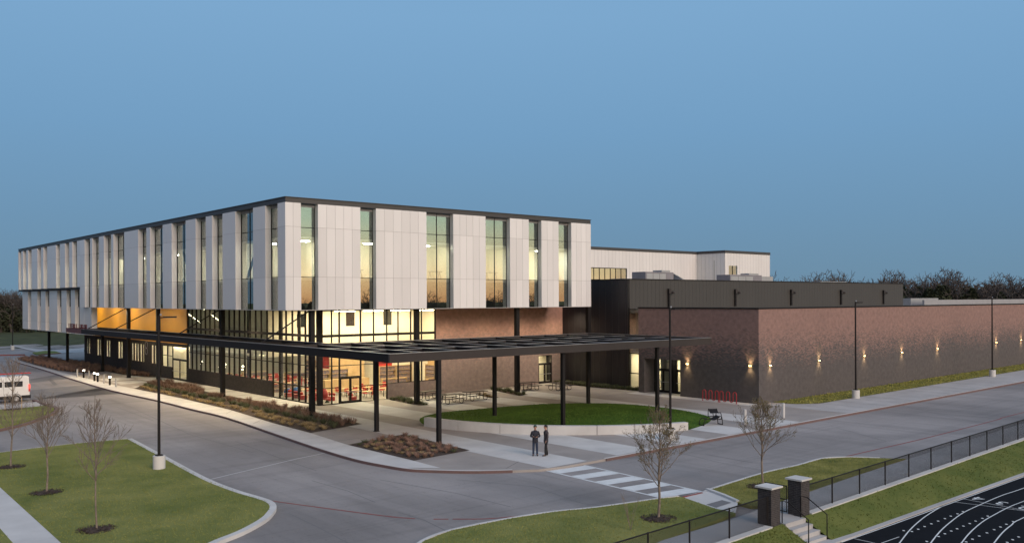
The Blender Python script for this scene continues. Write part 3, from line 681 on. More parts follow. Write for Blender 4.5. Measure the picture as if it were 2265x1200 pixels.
# ------------------------------------------------------------------ glass hall below
XW, YW = 37.4, 69.65                                 # faces of the ground floor
hall = root('glass_hall', 'double-height glazed ground floor with black mullions and lit interior', 'building', (XW, YW, gz(XW)))
R1, R2, R3, R4 = 1.3, 3.2, 5.73, 5.95
zg = gz(XW) - .02
GT = ZB - .03
# mullions and rails, drop-off side
yl = [YW + .32] + [70.9, 72.2, 73.45, 74.7, 75.95, 77.3, 78.66] + [78.66 + 21.54 * i / 17 for i in range(1, 18)]
for i, y in enumerate(yl):
    z0 = zg if y <= 78.67 else R1
    boxo('mullion', 'black_metal', hall, XW - .06, XW + .10, y - .035, y + .035, z0, GT)
for i in range(len(yl) - 1):
    y0, y1 = yl[i], yl[i + 1]; full = y1 <= 78.67
    m = MB()
    for za, zb in ((R2 - .03, R2 + .03), (R3, R4)) + (((R1 - .03, R1 + .03), (zg, zg + .1)) if full else ((R1, R1 + .06),)): m.box(XW - .05, XW + .09, y0 + .036, y1 - .036, za, zb)
    m.build('rail', 'black_metal', hall)
    for za, zb in ((((zg + .1, R1 - .03), (R1 + .03, R2 - .03)) if full else ((R1 + .06, R2 - .03),)) + ((R2 + .03, R3), (R4, GT))):
        MB().box(XW + .015, XW + .027, y0 + .03, y1 - .03, za, zb).build('pane', 'glass_clear', hall)
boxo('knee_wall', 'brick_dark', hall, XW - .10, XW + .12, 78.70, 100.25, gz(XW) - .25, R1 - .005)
boxo('corner_post', 'black_metal', hall, XW - .07, XW + .34, YW - .02, YW + .28, zg, GT)
# front
xr = [XW + .34, 38.61, 39.37, 41.52, 42.88, 44.27, 45.5, 46.9, 48.12, 49.69]
for i, x in enumerate(xr[1:], 1):
    wd = .06 if i not in (2, 3) else .09
    boxo('mullion', 'black_metal', hall, x - wd / 2, x + wd / 2, YW - .06, YW + .10, zg if x < 44.3 else R1, GT)
for i in range(len(xr) - 1):
    x0, x1 = xr[i], xr[i + 1]; m = MB(); door = (x0 == 39.37); full = x1 < 44.3
    rails = [(R2 - .03, R2 + .03), (R3, R4)] + ([] if door else ([(R1 - .03, R1 + .03), (zg, zg + .1)] if full else [(R1, R1 + .06)])) + ([(2.12, 2.22)] if door else [])
    for za, zb in rails: m.box(x0 + .046, x1 - .046, YW - .05, YW + .09, za, zb)
    m.build('rail', 'black_metal', hall)
    if door: zs = ((2.22, R2 - .03), (R2 + .03, R3), (R4, GT))
    elif full: zs = ((zg + .1, R1 - .03), (R1 + .03, R2 - .03), (R2 + .03, R3), (R4, GT))
    else: zs = ((R1 + .06, R2 - .03), (R2 + .03, R3), (R4, GT))
    for za, zb in zs: MB().box(x0 + .03, x1 - .03, YW + .015, YW + .027, za, zb).build('pane', 'glass_clear', hall)
def door_leaf(parent, x0, x1, y, z0, z1, glass='glass_clear', fm='black_metal', axis='R'):
    def bx(u0, u1, d0, d1, za, zb): return (u0, u1, y + d0, y + d1, za, zb) if axis == 'R' else (y + d0, y + d1, u0, u1, za, zb)
    m = MB(); t = .10
    m.box(*bx(x0, x0 + t, -.03, .03, z0, z1)); m.box(*bx(x1 - t, x1, -.03, .03, z0, z1)); m.box(*bx(x0 + t, x1 - t, -.028, .028, z0, z0 + .22)); m.box(*bx(x0 + t, x1 - t, -.028, .028, z1 - .11, z1))
    d = m.build('door', fm, parent)
    MB().box(*bx(x0 + t, x1 - t, -.006, .006, z0 + .22, z1 - .11)).build('pane', glass, d)
    MB().box(*bx(x0 + t * .3, x1 - t * .3, -.09, -.06, z0 + .98, z0 + 1.03)).build('handle', 'galv', d)
    return d
door_leaf(hall, 39.43, 40.44, YW, zg + .03, 2.11); door_leaf(hall, 40.46, 41.46, YW, zg + .03, 2.11)
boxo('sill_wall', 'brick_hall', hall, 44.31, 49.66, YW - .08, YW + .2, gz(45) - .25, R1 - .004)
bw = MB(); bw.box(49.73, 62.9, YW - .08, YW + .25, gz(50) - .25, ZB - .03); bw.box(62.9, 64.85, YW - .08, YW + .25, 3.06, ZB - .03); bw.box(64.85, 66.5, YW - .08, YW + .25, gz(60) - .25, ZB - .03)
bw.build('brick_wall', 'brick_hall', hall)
dz = gz(63.9)
door_leaf(hall, 62.98, 63.86, YW + .05, dz, 2.14, 'glass_clear'); door_leaf(hall, 63.89, 64.77, YW + .05, dz, 2.14, 'glass_clear')
m = MB(); m.box(62.905, 62.98, YW - .04, YW + .12, dz, 3.05); m.box(64.77, 64.845, YW - .04, YW + .12, dz, 3.05); m.box(62.98, 64.77, YW - .03, YW + .11, 2.15, 2.24); m.box(62.98, 64.77, YW - .03, YW + .11, 2.98, 3.05); m.build('door_frame', 'black_metal', hall)
boxo('transom', 'glass_clear', hall, 62.98, 64.77, YW + .03, YW + .04, 2.24, 2.98)
boxo('lobby_wall', 'cream', hall, 61.5, 66.3, YW + 2.4, YW + 2.5, dz, 3.3); boxo('lobby_ceiling', 'ceiling', hall, 61.5, 66.3, YW + .3, YW + 2.4, 3.15, 3.25)
MB().box(62.9, 64.6, YW + .9, YW + 1.7, 3.08, 3.13).build('ceiling_light', 'lamp_room', hall)
# interior shell
boxo('hall_floor', 'carpet', hall, XW + .13, 61.4, YW + .28, 100.1, gz(XW) - .2, gz(XW) - .03)
boxo('hall_ceiling', 'ceiling', hall, XW + .13, 61.4, YW + .28, 81, 8.0, 8.12)
boxo('upper_wall', 'cream', hall, XW + .5, 61.4, 80.9, 81.0, 3.5, 8.0)
boxo('back_wall', 'cream', hall, 55.9, 56.0, YW + .3, 80.9, gz(XW), 8.0)
boxo('back_wall', 'cream', hall, 49.9, 50.0, 81.0, 100.0, gz(XW), 3.4); boxo('back_wall', 'cream', hall, 50.0, 56, 80.9, 81.0, gz(XW), 3.499)
boxo('end_wall', 'dim_wall', hall, XW + .2, 56, 100.05, 100.2, gz(XW), 8.1)
boxo('library_ceiling', 'ceiling', hall, XW + .3, 56, 81.1, 100.0, 3.45, 3.6)
boxo('upper_room_wall', 'dim_wall', hall, 42.0, 42.1, 81.1, 100.0, 3.65, 8.1)
for x, z0, z1 in ((41.0, 6.3, 7.6), (46.5, 6.3, 7.9), (51, 6.3, 7.9)):
    boxo('inner_window', 'van_glass', hall, x, x + 1.0, 80.86, 80.895, z0, z1)
for x in (40.5, 43.5, 46.5, 49.5, 52.5):
    for y in (71.6, 75.0, 78.4): boxo('ceiling_light', 'lamp_room', hall, x, x + 1.6, y, y + .9, 7.93, 7.985)
for x in (40.5, 45.5):
    for y in (82.5, 86, 89.5, 93, 96.5): boxo('ceiling_light', 'lamp_room', hall, x, x + 1.1, y, y + .6, 3.38, 3.44)
for y in (83, 86, 89, 92, 95, 98): boxo('ceiling_light', 'lamp_dim', hall, 39.2, 40.6, y, y + .6, 8.02, 8.1)
for y in (72.3, 75.9, 79.6, 87, 94): MB().cyl(XW + 1.3, y, gz(XW), 8.0, .16, 10).build('inner_column', 'bronze', hall)
tag(boxo('service_desk', 'wood', None, 42.5, 47.5, 78.0, 79.0, gz(XW), 1.15), 'long pale wood service desk inside the glass hall', 'desk')
boxo('wall_board', 'wood', hall, 44.6, 48.6, 80.8, 80.89, .9, 3.1); boxo('wall_board', 'red_plastic', hall, 50.2, 52.0, 80.8, 80.89, 1.6, 3.1); boxo('wall_board', 'yellow_paint', hall, 55.8, 55.88, 74.5, 76.2, 1.0, 3.2)
boxo('wall_board', 'wood', hall, 55.78, 55.88, 77.2, 79.6, .2, 3.3); boxo('wall_board', 'red_plastic', hall, 49.8, 49.88, 90.6, 93.4, 1.2, 3.0)

# ---- furniture of the hall
def dup_at(o, loc, rz=0.0): return copytree(o, None, loc, rz)
F0 = gz(XW) - .03
tb = root('reading_table', 'pale wood reading table with black legs inside the glass hall', 'table', (0, 0, 0), 'reading tables inside the glass hall')
MB().box(-.9, .9, -.38, .38, .70, .74).build('table_top', 'wood', tb)
for sx in (-.8, .8):
    for sy in (-.3, .3): MB().box(sx - .02, sx + .02, sy - .02, sy + .02, 0, .7).build('leg', 'black_metal', tb)
ch = root('red_chair', 'red moulded chair on black legs inside the glass hall', 'chair', (0, 0, 0), 'red chairs inside the glass hall')
MB().box(-.22, .22, -.22, .22, .43, .46).build('seat', 'red_plastic', ch)
MB().quad((-.22, .20, .48), (.22, .20, .48), (.21, .27, .84), (-.21, .27, .84)).quad((-.22, .23, .48), (-.21, .30, .84), (.21, .30, .84), (.22, .23, .48)).build('backrest', 'red_plastic', ch)
for sx in (-.19, .19):
    for sy in (-.19, .19): MB().tube([(sx, sy, .43), (sx * 1.15, sy * 1.15, 0)], .012, 4).build('leg', 'black_metal', ch)
tpos = [(51.6, 71.0), (53.6, 73.4), (53.6, 75.4), (51.4, 76.4), (48.6, 76.8), (45.8, 76.6), (43.2, 75.2), (42.2, 98.2), (45.2, 94.2), (39.6, 84.6), (39.6, 89.8), (39.6, 95.2), (43.2, 71.6), (43.2, 73.4), (46.0, 71.4), (46.0, 73.2), (46.0, 75.0), (48.8, 71.4), (48.8, 73.2), (48.8, 75.0), (51.6, 72.2), (51.6, 74.2), (39.9, 74.2), (40.2, 77.2), (42.0, 84.0), (42.0, 86.5), (42.0, 89.0), (42.0, 92.0), (42.0, 95.0), (45.0, 85.0), (45.0, 88.0), (45.0, 91.0)]
first = True; cfirst = True
for i, (x, y) in enumerate(tpos):
    if first: tb.location = (x, y, F0); first = False
    else: dup_at(tb, (x, y, F0))
    for dx, dy, rz in ((-.45, -.62, PI), (.45, -.62, PI), (-.45, .62, 0), (.45, .62, 0)):
        if RND.random() < .25: continue
        loc = (x + dx, y + dy, F0); rz += RND.uniform(-.3, .3)
        if cfirst: ch.location = loc; ch.rotation_euler = (0, 0, rz); cfirst = False
        else: dup_at(ch, loc, rz)
ac = root('lounge_chair', 'tall red and dark green winged lounge chair at the glass corner', 'chair', (39.0, 71.2, F0))
MB().box(38.7, 39.3, 70.95, 71.5, F0 + .3, F0 + .42).build('seat', 'red_plastic', ac)
MB().tube([(39.0, 71.62, F0 + .3), (39.0, 71.7, F0 + .8), (39.0, 71.72, F0 + 1.25)], [.26, .34, .16], 10).build('shell', 'red_plastic', ac, True)
MB().cyl(39.0, 71.2, F0, F0 + .3, .25, 12, .05).build('base', 'cedar', ac)
ts = root('tall_bookcase', 'tall wooden bookcase packed with books inside the glass hall', 'bookcase', (0, 0, 0), 'tall bookcases inside the glass hall')
m = MB().box(-1.0, -.96, -.18, .18, 0, 2.2).box(.96, 1.0, -.18, .18, 0, 2.2)
for k in range(6): m.box(-.96, .96, -.18, .18, .02 + k * .42, .06 + k * .42)
m.build('case', 'wood', ts); MB().box(-.96, .96, .15, .17, .06, 2.1).build('back', 'books', ts)
for k in range(5): MB().box(-.94, .94 - .25 * (k % 2), -.13, .10, .06 + k * .42, .35 + k * .42).build('books', 'books', ts)
for i, (x, y, rz) in enumerate(((43.4, 80.6, 0), (45.5, 80.6, 0), (51.2, 80.6, 0), (53.3, 80.6, 0), (55.6, 72.2, -PI / 2), (55.6, 74.4, -PI / 2), (55.6, 78.6, -PI / 2), (49.6, 84, -PI / 2), (49.6, 86.2, -PI / 2), (49.6, 88.4, -PI / 2), (49.6, 94.5, -PI / 2))):
    if i == 0: ts.location = (x, y, F0)
    else: dup_at(ts, (x, y, F0), rz)
rs = root('lounge_pouf', 'round red lounge seat behind the tall glass', 'seat', (0, 0, 0), 'red lounge seats behind the glass')
MB().cyl(0, 0, .05, .42, .36, 14).build('cushion', 'red_plastic', rs); MB().tube([(.30 * math.cos(t), .30 * math.sin(t), .62) for t in [.3 + .25 * k for k in range(11)]], .12, 8).build('backrest', 'red_plastic', rs, True); MB().cyl(0, 0, 0, .05, .3, 12).build('base', 'black_metal', rs)
for i, (x, y) in enumerate(((38.7, 73.3), (38.6, 74.9), (38.8, 76.5), (38.6, 78.0), (40.0, 72.3), (40.3, 75.6), (41.4, 70.9))):
    if i == 0: rs.location = (x, y, F0)
    else: dup_at(rs, (x, y, F0), i * 1.3)
bs = root('bookcase', 'low bookcase filled with coloured books inside the glass hall', 'bookcase', (0, 0, 0), 'bookcases inside the glass hall')
MB().box(-1.5, 1.5, -.2, .2, 0, .06).box(-1.5, 1.5, -.2, .2, .45, .48).box(-1.5, 1.5, -.2, .2, .95, .99).box(-1.5, -1.46, -.2, .2, .06, .95).box(1.46, 1.5, -.2, .2, .06, .95).build('case', 'wood', bs)
MB().box(-1.44, 1.44, -.15, .15, .06, .36).box(-1.44, 1.44, -.15, .15, .48, .82).build('books', 'books', bs)
for i, (x, y, rz) in enumerate(((54.6, 72.5, 0), (54.8, 76.2, 0), (51.0, 78.9, 0), (47.2, 82.6, 0), (47.2, 84.4, 0), (40.2, 82.4, 0), (47.5, 93.6, 0), (44, 97.2, 0), (39.8, 97.4, 0), (39.2, 87.2, PI / 2), (39.2, 92.2, PI / 2))):
    if i == 0: bs.location = (x, y, F0); bs.rotation_euler = (0, 0, rz)
    else: dup_at(bs, (x, y, F0), rz)
for i, (x, y) in enumerate(((39.3, 79.4), (40.6, 80.2))):
    o = MB().ball(x, y, F0 + .35, .42, 10, 6, .8).build('beanbag', 'blue_fabric', None, True); tag(o, 'blue fabric beanbag on the hall floor behind the glass', 'beanbag', 'blue beanbags in the hall')

# ------------------------------------------------------------------ yellow and dark wing beyond the hall
ew = root('entrance_wing', 'dark brick ground floor with lit slot windows under an orange boarded wall', 'building', (XW, 118, gz(XW)))
m = MB(); wy = [(131.3, 132.1), (132.4, 133.2)]
XF = 37.3
slots = []
for px0, px1 in ((191, 194), (196, 198.5), (214, 218), (220, 222.5), (234.5, 238), (240, 243), (260.5, 265), (267, 270), (291, 294), (297, 300), (302.5, 306), (309, 313), (315, 318), (334, 338.5), (341, 346)):
    slots.append((YonX(px1, XF), YonX(px0, XF)))
zlo, zhi = 1.35, 3.55
end = 140.9; e = end
bwm = MB()
for (ya, yb) in slots:
    if e - yb > .02: bwm.box(XF, XF + .09, yb, e, gz(XF) - .3, 4.0)
    bwm.box(XF, XF + .09, ya, yb, gz(XF) - .3, zlo); bwm.box(XF, XF + .09, ya, yb, zhi, 4.0); e = ya
DX0, DX1 = YonX(411.5, XF), YonX(380, XF); WX1 = YonX(378, XF); WX0 = DX1 + .05
bwm.box(XF, XF + .09, YonX(357.5, XF), e, gz(XF) - .3, 4.0); W1 = YonX(357.5, XF)
bwm.box(XF, XF + .09, DX1 + .02, W1, gz(XF) - .3, 1.25)
bwm.box(XF, XF + .09, 100.3, W1, 3.72, 4.0)
bwm.build('brick_wall', 'brick_dark', ew)
for (ya, yb) in slots:
    MB().box(XF + .03, XF + .04, ya, yb, zlo, zhi).build('window', 'glass_clear', ew)
boxo('orange_wall', 'yellow_board', ew, XF + .02, XF + .2, 100.3, 137.5, 4.01, ZB - .03)
bd = MB()
for k in range(13):
    z = 4.03 + k * .318; MB().box(XF - .012, XF + .018, 100.3, 137.5, z, z + .306).build('board', 'yellow_wall', ew)
fm = MB()
for y in (DX0, DX1, (DX1 + W1) / 2, W1): fm.box(XF + .02, XF + .14, y - .04, y + .04, gz(XF) if y < DX1 + .1 else 1.26, 3.71)
fm.box(XF + .03, XF + .13, DX0 + .04, DX1 - .04, 2.2, 2.3); fm.box(XF + .03, XF + .13, DX1 + .04, W1 - .04, 2.5, 2.56); fm.box(XF + .03, XF + .13, DX0 + .04, W1 - .04, 3.64, 3.71); fm.build('door_frame', 'black_metal', ew)
dm_ = (DX0 + DX1) / 2
door_leaf(ew, DX0 + .05, dm_ - .01, XF + .08, gz(XF), 2.19, axis='L'); door_leaf(ew, dm_ + .01, DX1 - .05, XF + .08, gz(XF), 2.19, axis='L')
MB().box(XF + .075, XF + .085, DX0 + .04, DX1 - .04, 2.3, 3.64).build('transom', 'glass_clear', ew); MB().box(XF + .075, XF + .085, DX1 + .04, W1 - .04, 1.26, 3.64).build('window', 'glass_clear', ew)
boxo('room_wall', 'cream', ew, XF + 4.2, XF + 4.3, 100.3, 140, gz(XF), 3.9); boxo('room_ceiling', 'ceiling', ew, XF + .3, XF + 4.2, 100.3, 140, 3.75, 3.85); boxo('room_floor', 'carpet', ew, XF + .3, XF + 4.2, 100.3, 140, gz(XF) - .1, gz(XF) - .01)
for i in range(9): boxo('ceiling_light', 'lamp_room', ew, XF + .8, XF + 2.8, 102 + i * 4.3, 102.7 + i * 4.3, 3.69, 3.745)
for y in (106.6, 113.2, 117.6, 121.0, 125.4, 130.2, 134.8, 139.6): boxo('partition', 'cream', ew, XF + .12, XF + 4.15, y, y + .1, gz(XF), 3.74)
boxo('end_wall', 'brick_dark', ew, XF + .25, 50, 140.65, 140.9, gz(XF) - .3, 4.75)
# emblem on the dark wall
q = AX(324, 769, XF); em = MB()
for r0, dzz in ((.42, .38), (.42, -.38)):
    pts = [(XF - .02, q.y + r0 * math.cos(t * PI / 8), q.z + dzz + r0 * math.sin(t * PI / 8)) for t in range(17)]; em.tube(pts, .035, 4, False)
em.build('round_emblem', 'unit_grey', ew)

# ------------------------------------------------------------------ metal-clad hall, brick wing, rear wing
XDK, YDK, ZDK = 66.4, 59.9, 10.87
dh = root('metal_clad_hall', 'tall windowless hall clad in dark ribbed metal above the brick wing', 'building', (XDK, YDK, gz(XDK)))
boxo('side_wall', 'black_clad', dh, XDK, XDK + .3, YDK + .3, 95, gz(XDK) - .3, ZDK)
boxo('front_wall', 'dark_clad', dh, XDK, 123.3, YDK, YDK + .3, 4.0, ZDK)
boxo('front_wall', 'dark_clad', dh, XDK, XDK + .4, YDK, YDK + .29, gz(XDK) - .3, 4.0)
boxo('end_wall', 'dark_clad', dh, 123.0, 123.3, YDK + .3, 95, 4.0, ZDK)
boxo('roof_deck', 'roof', dh, XDK + .3, 123.0, YDK + .3, 95, ZDK - .4, ZDK - .2)
m = MB(); m.box(XDK - .05, 123.36, YDK - .05, YDK + .35, ZDK + .002, ZDK + .10); m.box(XDK - .05, XDK + .35, YDK + .35, 95, ZDK + .002, ZDK + .10); m.build('coping', 'black_metal', dh)
boxo('roof_deck', 'roof', dh, XE - .1, XDK - .01, 70, 95, ZDK - .5, ZDK - .3)
# downspouts with their collector heads
dsp = []
for i, x in enumerate((72.3, 83.8, 95.0, 106.45, 117.55)):
    m = MB(); m.box(x - .11, x + .11, YDK - .18, YDK - .002, 8.1, 10.0); o = m.build('downspout', 'black_metal', dh)
    hd = MB(); hd.prism([(x - .16, YDK - .28), (x + .16, YDK - .28), (x + .16, YDK - .19), (x - .16, YDK - .19)], 9.5, 9.95); hd.ball(x + .50, YDK - .25, 9.62, .22, 8, 5, .7); hd.box(x + .16, x + .5, YDK - .3, YDK - .2, 9.58, 9.66); hd.build('collector_head', 'bronze', o)

XB, YB, ZBK = 64.4, 43.65, 8.06
bk = root('brick_wing', 'long windowless wing of brick fading from red at the top to charcoal at the foot', 'building', (XB, YB, gz(XB)))
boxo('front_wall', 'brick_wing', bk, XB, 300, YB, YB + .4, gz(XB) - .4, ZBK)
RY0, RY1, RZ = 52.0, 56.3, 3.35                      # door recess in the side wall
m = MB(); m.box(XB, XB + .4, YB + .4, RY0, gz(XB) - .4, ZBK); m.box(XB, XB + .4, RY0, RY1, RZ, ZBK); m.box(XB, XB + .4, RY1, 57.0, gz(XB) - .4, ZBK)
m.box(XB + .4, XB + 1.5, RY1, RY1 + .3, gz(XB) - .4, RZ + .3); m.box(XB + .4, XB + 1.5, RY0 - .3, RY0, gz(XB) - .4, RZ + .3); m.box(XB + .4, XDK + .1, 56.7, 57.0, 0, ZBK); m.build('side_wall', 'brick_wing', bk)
boxo('recess_ceiling', 'soffit', bk, XB + .4, XB + 1.5, RY0, RY1, RZ + .01, RZ + .2)
m = MB(); m.box(XB - .06, 300, YB - .06, YB + .45, ZBK + .002, ZBK + .12); m.box(XB - .06, XB + .45, YB + .45, 57.05, ZBK + .002, ZBK + .12); m.build('coping', 'black_metal', bk)
boxo('roof_deck', 'roof', bk, 66.5, 300, YB + .4, YDK - .01, ZBK - .5, ZBK - .3)
boxo('roof_deck', 'roof', bk, 123.4, 300, YDK, 95, ZBK - .5, ZBK - .3)
boxo('roof_edge', 'roof', bk, 130, 300, 60, 60.3, ZBK - .3, ZBK + .55)
# doors in the recess
XR = XB + 1.45; z0 = gz(XB)
boxo('recess_wall', 'black_metal', bk, XR + .02, XR + .1, 53.55, 54.1, z0, RZ)
fm = MB()
for y in (RY0 + .02, 53.55, 54.1, RY1 - .1): fm.box(XR - .04, XR + .06, y, y + .08, z0, RZ)
for a, b in ((RY0 + .1, 53.55), (54.18, RY1 - .1)): fm.box(XR - .03, XR + .05, a, b, 2.25, 2.35); fm.box(XR - .03, XR + .05, a, b, RZ - .08, RZ)
fm.build('door_frame', 'black_metal', bk)
door_leaf(bk, RY0 + .11, 52.82, XR, z0, 2.24, axis='L'); door_leaf(bk, 52.84, 53.54, XR, z0, 2.24, axis='L')
door_leaf(bk, 54.19, 55.18, XR, z0, 2.24, axis='L'); door_leaf(bk, 55.2, RY1 - .11, XR, z0, 2.24, axis='L')
boxo('transom', 'glass_clear', bk, XR, XR + .01, RY0 + .1, 53.55, 2.35, RZ - .08); boxo('transom', 'glass', bk, XR, XR + .01, 54.18, RY1 - .1, 2.35, RZ - .08)
boxo('lobby_wall', 'cream', bk, XR + 3.0, XR + 3.1, RY0 - 1, 53.6, z0, 3.4); boxo('lobby_ceiling', 'ceiling', bk, XR + .1, XR + 3, RY0 - 1, 53.9, 3.4, 3.5); boxo('lobby_partition', 'cream', bk, XR + .1, XR + 3, 53.9, 54.0, z0, 3.4); boxo('lobby_wall', 'dim_wall', bk, XR + 1.2, XR + 1.3, 54.0, RY1 + .2, z0, 3.4)
boxo('ceiling_light', 'lamp_room', bk, XR + .8, XR + 1.8, 52.2, 53.2, 3.34, 3.39)
boxo('recess_light', 'lamp_panel', bk, XB + .7, XB + .9, 54.0, 54.4, RZ - .02, RZ + .008)
# glazed slot between the brick and the metal hall
gl = MB()
for y in (57.02, 57.9, 59.78): gl.box(66.15, 66.28, y, y + .1, gz(66), 8.1)
for z in (gz(66), 1.6, 3.55, 5.1, 7.9): gl.box(66.16, 66.27, 57.12, 57.9, z, z + .08); gl.box(66.16, 66.27, 58.0, 59.78, z, z + .08)
sf = gl.build('slot_window', 'black_metal', bk)
for za, zb in ((gz(66) + .08, 1.6), (1.68, 3.55)):
    MB().box(66.2, 66.21, 57.1, 57.92, za, zb).build('pane', 'glass_clear', sf); MB().box(66.2, 66.21, 57.98, 59.8, za, zb).build('pane', 'glass_clear', sf)
for za, zb in ((3.63, 5.1), (5.18, 7.9)): MB().box(66.2, 66.21, 57.1, 57.92, za, zb).build('pane', 'glass', sf); MB().box(66.2, 66.21, 57.98, 59.8, za, zb).build('pane', 'glass', sf)
boxo('stair_wall', 'cream', bk, 69.0, 69.1, 57.0, 59.85, gz(66), 3.6); boxo('stair_ceiling', 'ceiling', bk, 66.4, 69, 57.05, 59.85, 3.6, 3.7); boxo('stair_wall', 'cream', bk, 66.45, 69, 59.78, 59.86, gz(66), 3.6); boxo('stair_wall', 'dim_wall', bk, 67.2, 67.3, 57.0, 59.85, 3.75, 8.0)
boxo('ceiling_light', 'lamp_room', bk, 67, 68.2, 58, 58.8, 3.54, 3.59)

# wall lights: a bar lamp throwing light up and down the brick
def spot(parent, loc, direction, energy, col, size=1.6, blend=.9, r=.03):
    l = bpy.data.lights.new('lamp_beam', 'SPOT'); l.energy = energy; l.color = col; l.spot_size = size; l.spot_blend = blend; l.shadow_soft_size = r
    o = bpy.data.objects.new('lamp_beam', l); COL.objects.link(o); o.location = loc; o.rotation_euler = Vector(direction).to_track_quat('-Z', 'Y').to_euler(); o.parent = parent
    return o
sconces = [((x, YB, z), 'R') for x, z in ((66.02, 3.24), (73.75, 3.29), (81.87, 3.34), (89.46, 3.37), (97.53, 3.42), (113.04, 3.57), (120.62, 3.59), (129, 3.65))] + [((XB, 51.14, 3.05), 'L'), ((XB, 44.47, 3.24), 'L')]
for (p, ax) in sconces:
    lab = 'small wall lamp glowing up and down on the long brick wall' if ax == 'R' else 'small wall lamp glowing on the brick beside the doors and bicycle rack'
    s_ = root('wall_lamp', lab, 'wall lamp', p, 'wall lamps on the brick wing')
    if ax == 'R':
        bxs = (-.20, .20, -.12, .0, -.03, .03); em1 = (-.14, .14, -.10, -.03, .031, .036); em2 = (-.14, .14, -.10, -.03, -.036, -.031); lo = (0, -.22, 0)
    else:
        bxs = (-.12, .0, -.20, .20, -.03, .03); em1 = (-.10, -.03, -.14, .14, .031, .036); em2 = (-.10, -.03, -.14, .14, -.036, -.031); lo = (-.22, 0, 0)
    link('housing', MB().box(*bxs).mesh('housing', 'black_metal'), s_); link('diffuser', MB().box(*em1).box(*em2).mesh('diffuser', 'lamp_warm'), s_)
    tilt = (0, .28) if ax == 'R' else (.28, 0)
    spot(s_, (lo[0], lo[1], .06), (tilt[0], tilt[1], 1), 58, (1, .68, .34), 1.6); spot(s_, (lo[0], lo[1], -.06), (tilt[0], tilt[1], -1), 58, (1, .68, .34), 1.6)

YRR, ZRR = 90.0, 16.05
rw = root('rear_wing', 'distant white panelled wing with a step in its front and two dark windows', 'building', (92, YRR, 8))
RXS = 115.7; RYS = 84.5; RXE = XonY(1703, RYS)
m = MB(); wa, wb = AY(1387, 593, YRR), AY(1309, 617, YRR)
m.box(80, RXS, YRR, YRR + .3, wa.z, ZRR); m.box(wa.x, RXS, YRR, YRR + .3, 8, wa.z); m.box(80, wa.x, YRR, YRR + .3, 8, wb.z - .1); m.build('front_wall', 'rear_panel', rw)
boxo('side_wall', 'rear_panel', rw, RXS, RXS + .3, RYS, YRR - .001, 8, ZRR)
wc, wd_ = AY(1612, 587, RYS), AY(1631, 607, RYS)
m = MB(); m.box(RXS + .3, wc.x, RYS, RYS + .3, 8, ZRR); m.box(wd_.x, RXE, RYS, RYS + .3, 8, ZRR); m.box(wc.x, wd_.x, RYS, RYS + .3, wc.z, ZRR); m.box(wc.x, wd_.x, RYS, RYS + .3, 8, wd_.z); m.build('front_wall', 'rear_panel', rw)
boxo('end_wall', 'rear_panel', rw, RXE - .3, RXE, RYS + .3, 120, 8, ZRR)
m = MB(); m.box(80, RXS - .05, YRR - .06, YRR + .4, ZRR + .002, ZRR + .42); m.box(RXS - .06, RXS + .4, RYS - .06, YRR - .06, ZRR + .002, ZRR + .42); m.box(RXS + .4, RXE + .06, RYS - .06, RYS + .4, ZRR + .002, ZRR + .42); m.build('coping', 'coping', rw)
boxo('roof_deck', 'roof', rw, 80, RXE - .3, YRR + .3, 120, ZRR - .5, ZRR - .3)
fm = MB()
for k in range(8): x = wa.x - k * 1.15; fm.box(x - .06, x, YRR + .08, YRR + .2, wb.z - .1, wa.z)
fm.box(80, wa.x, YRR + .09, YRR + .19, wb.z - .1, wb.z); fm.box(80, wa.x, YRR + .09, YRR + .19, wa.z - .1, wa.z); fm.build('window', 'black_metal', rw)
for k in range(7): x = wa.x - k * 1.15; MB().box(x - 1.15, x - .06, YRR + .14, YRR + .15, wb.z, wa.z - .1).build('pane', 'glass', rw)
boxo('room_wall', 'cream', rw, 80, wa.x + 1, YRR + 3, YRR + 3.1, 11, 15); boxo('ceiling_light', 'lamp_dim', rw, 90, 101, YRR + 1.5, YRR + 1.7, 14.2, 14.25)
boxo('window', 'black_metal', rw, (wc.x + wd_.x) / 2 - .05, (wc.x + wd_.x) / 2 + .05, RYS + .08, RYS + .18, wd_.z, wc.z)
MB().box(wc.x, wd_.x, RYS + .13, RYS + .14, wd_.z, wc.z).build('pane', 'glass', rw); boxo('room_wall', 'dim_wall', rw, wc.x - 1, wd_.x + 1, RYS + 2, RYS + 2.1, 11, 15)

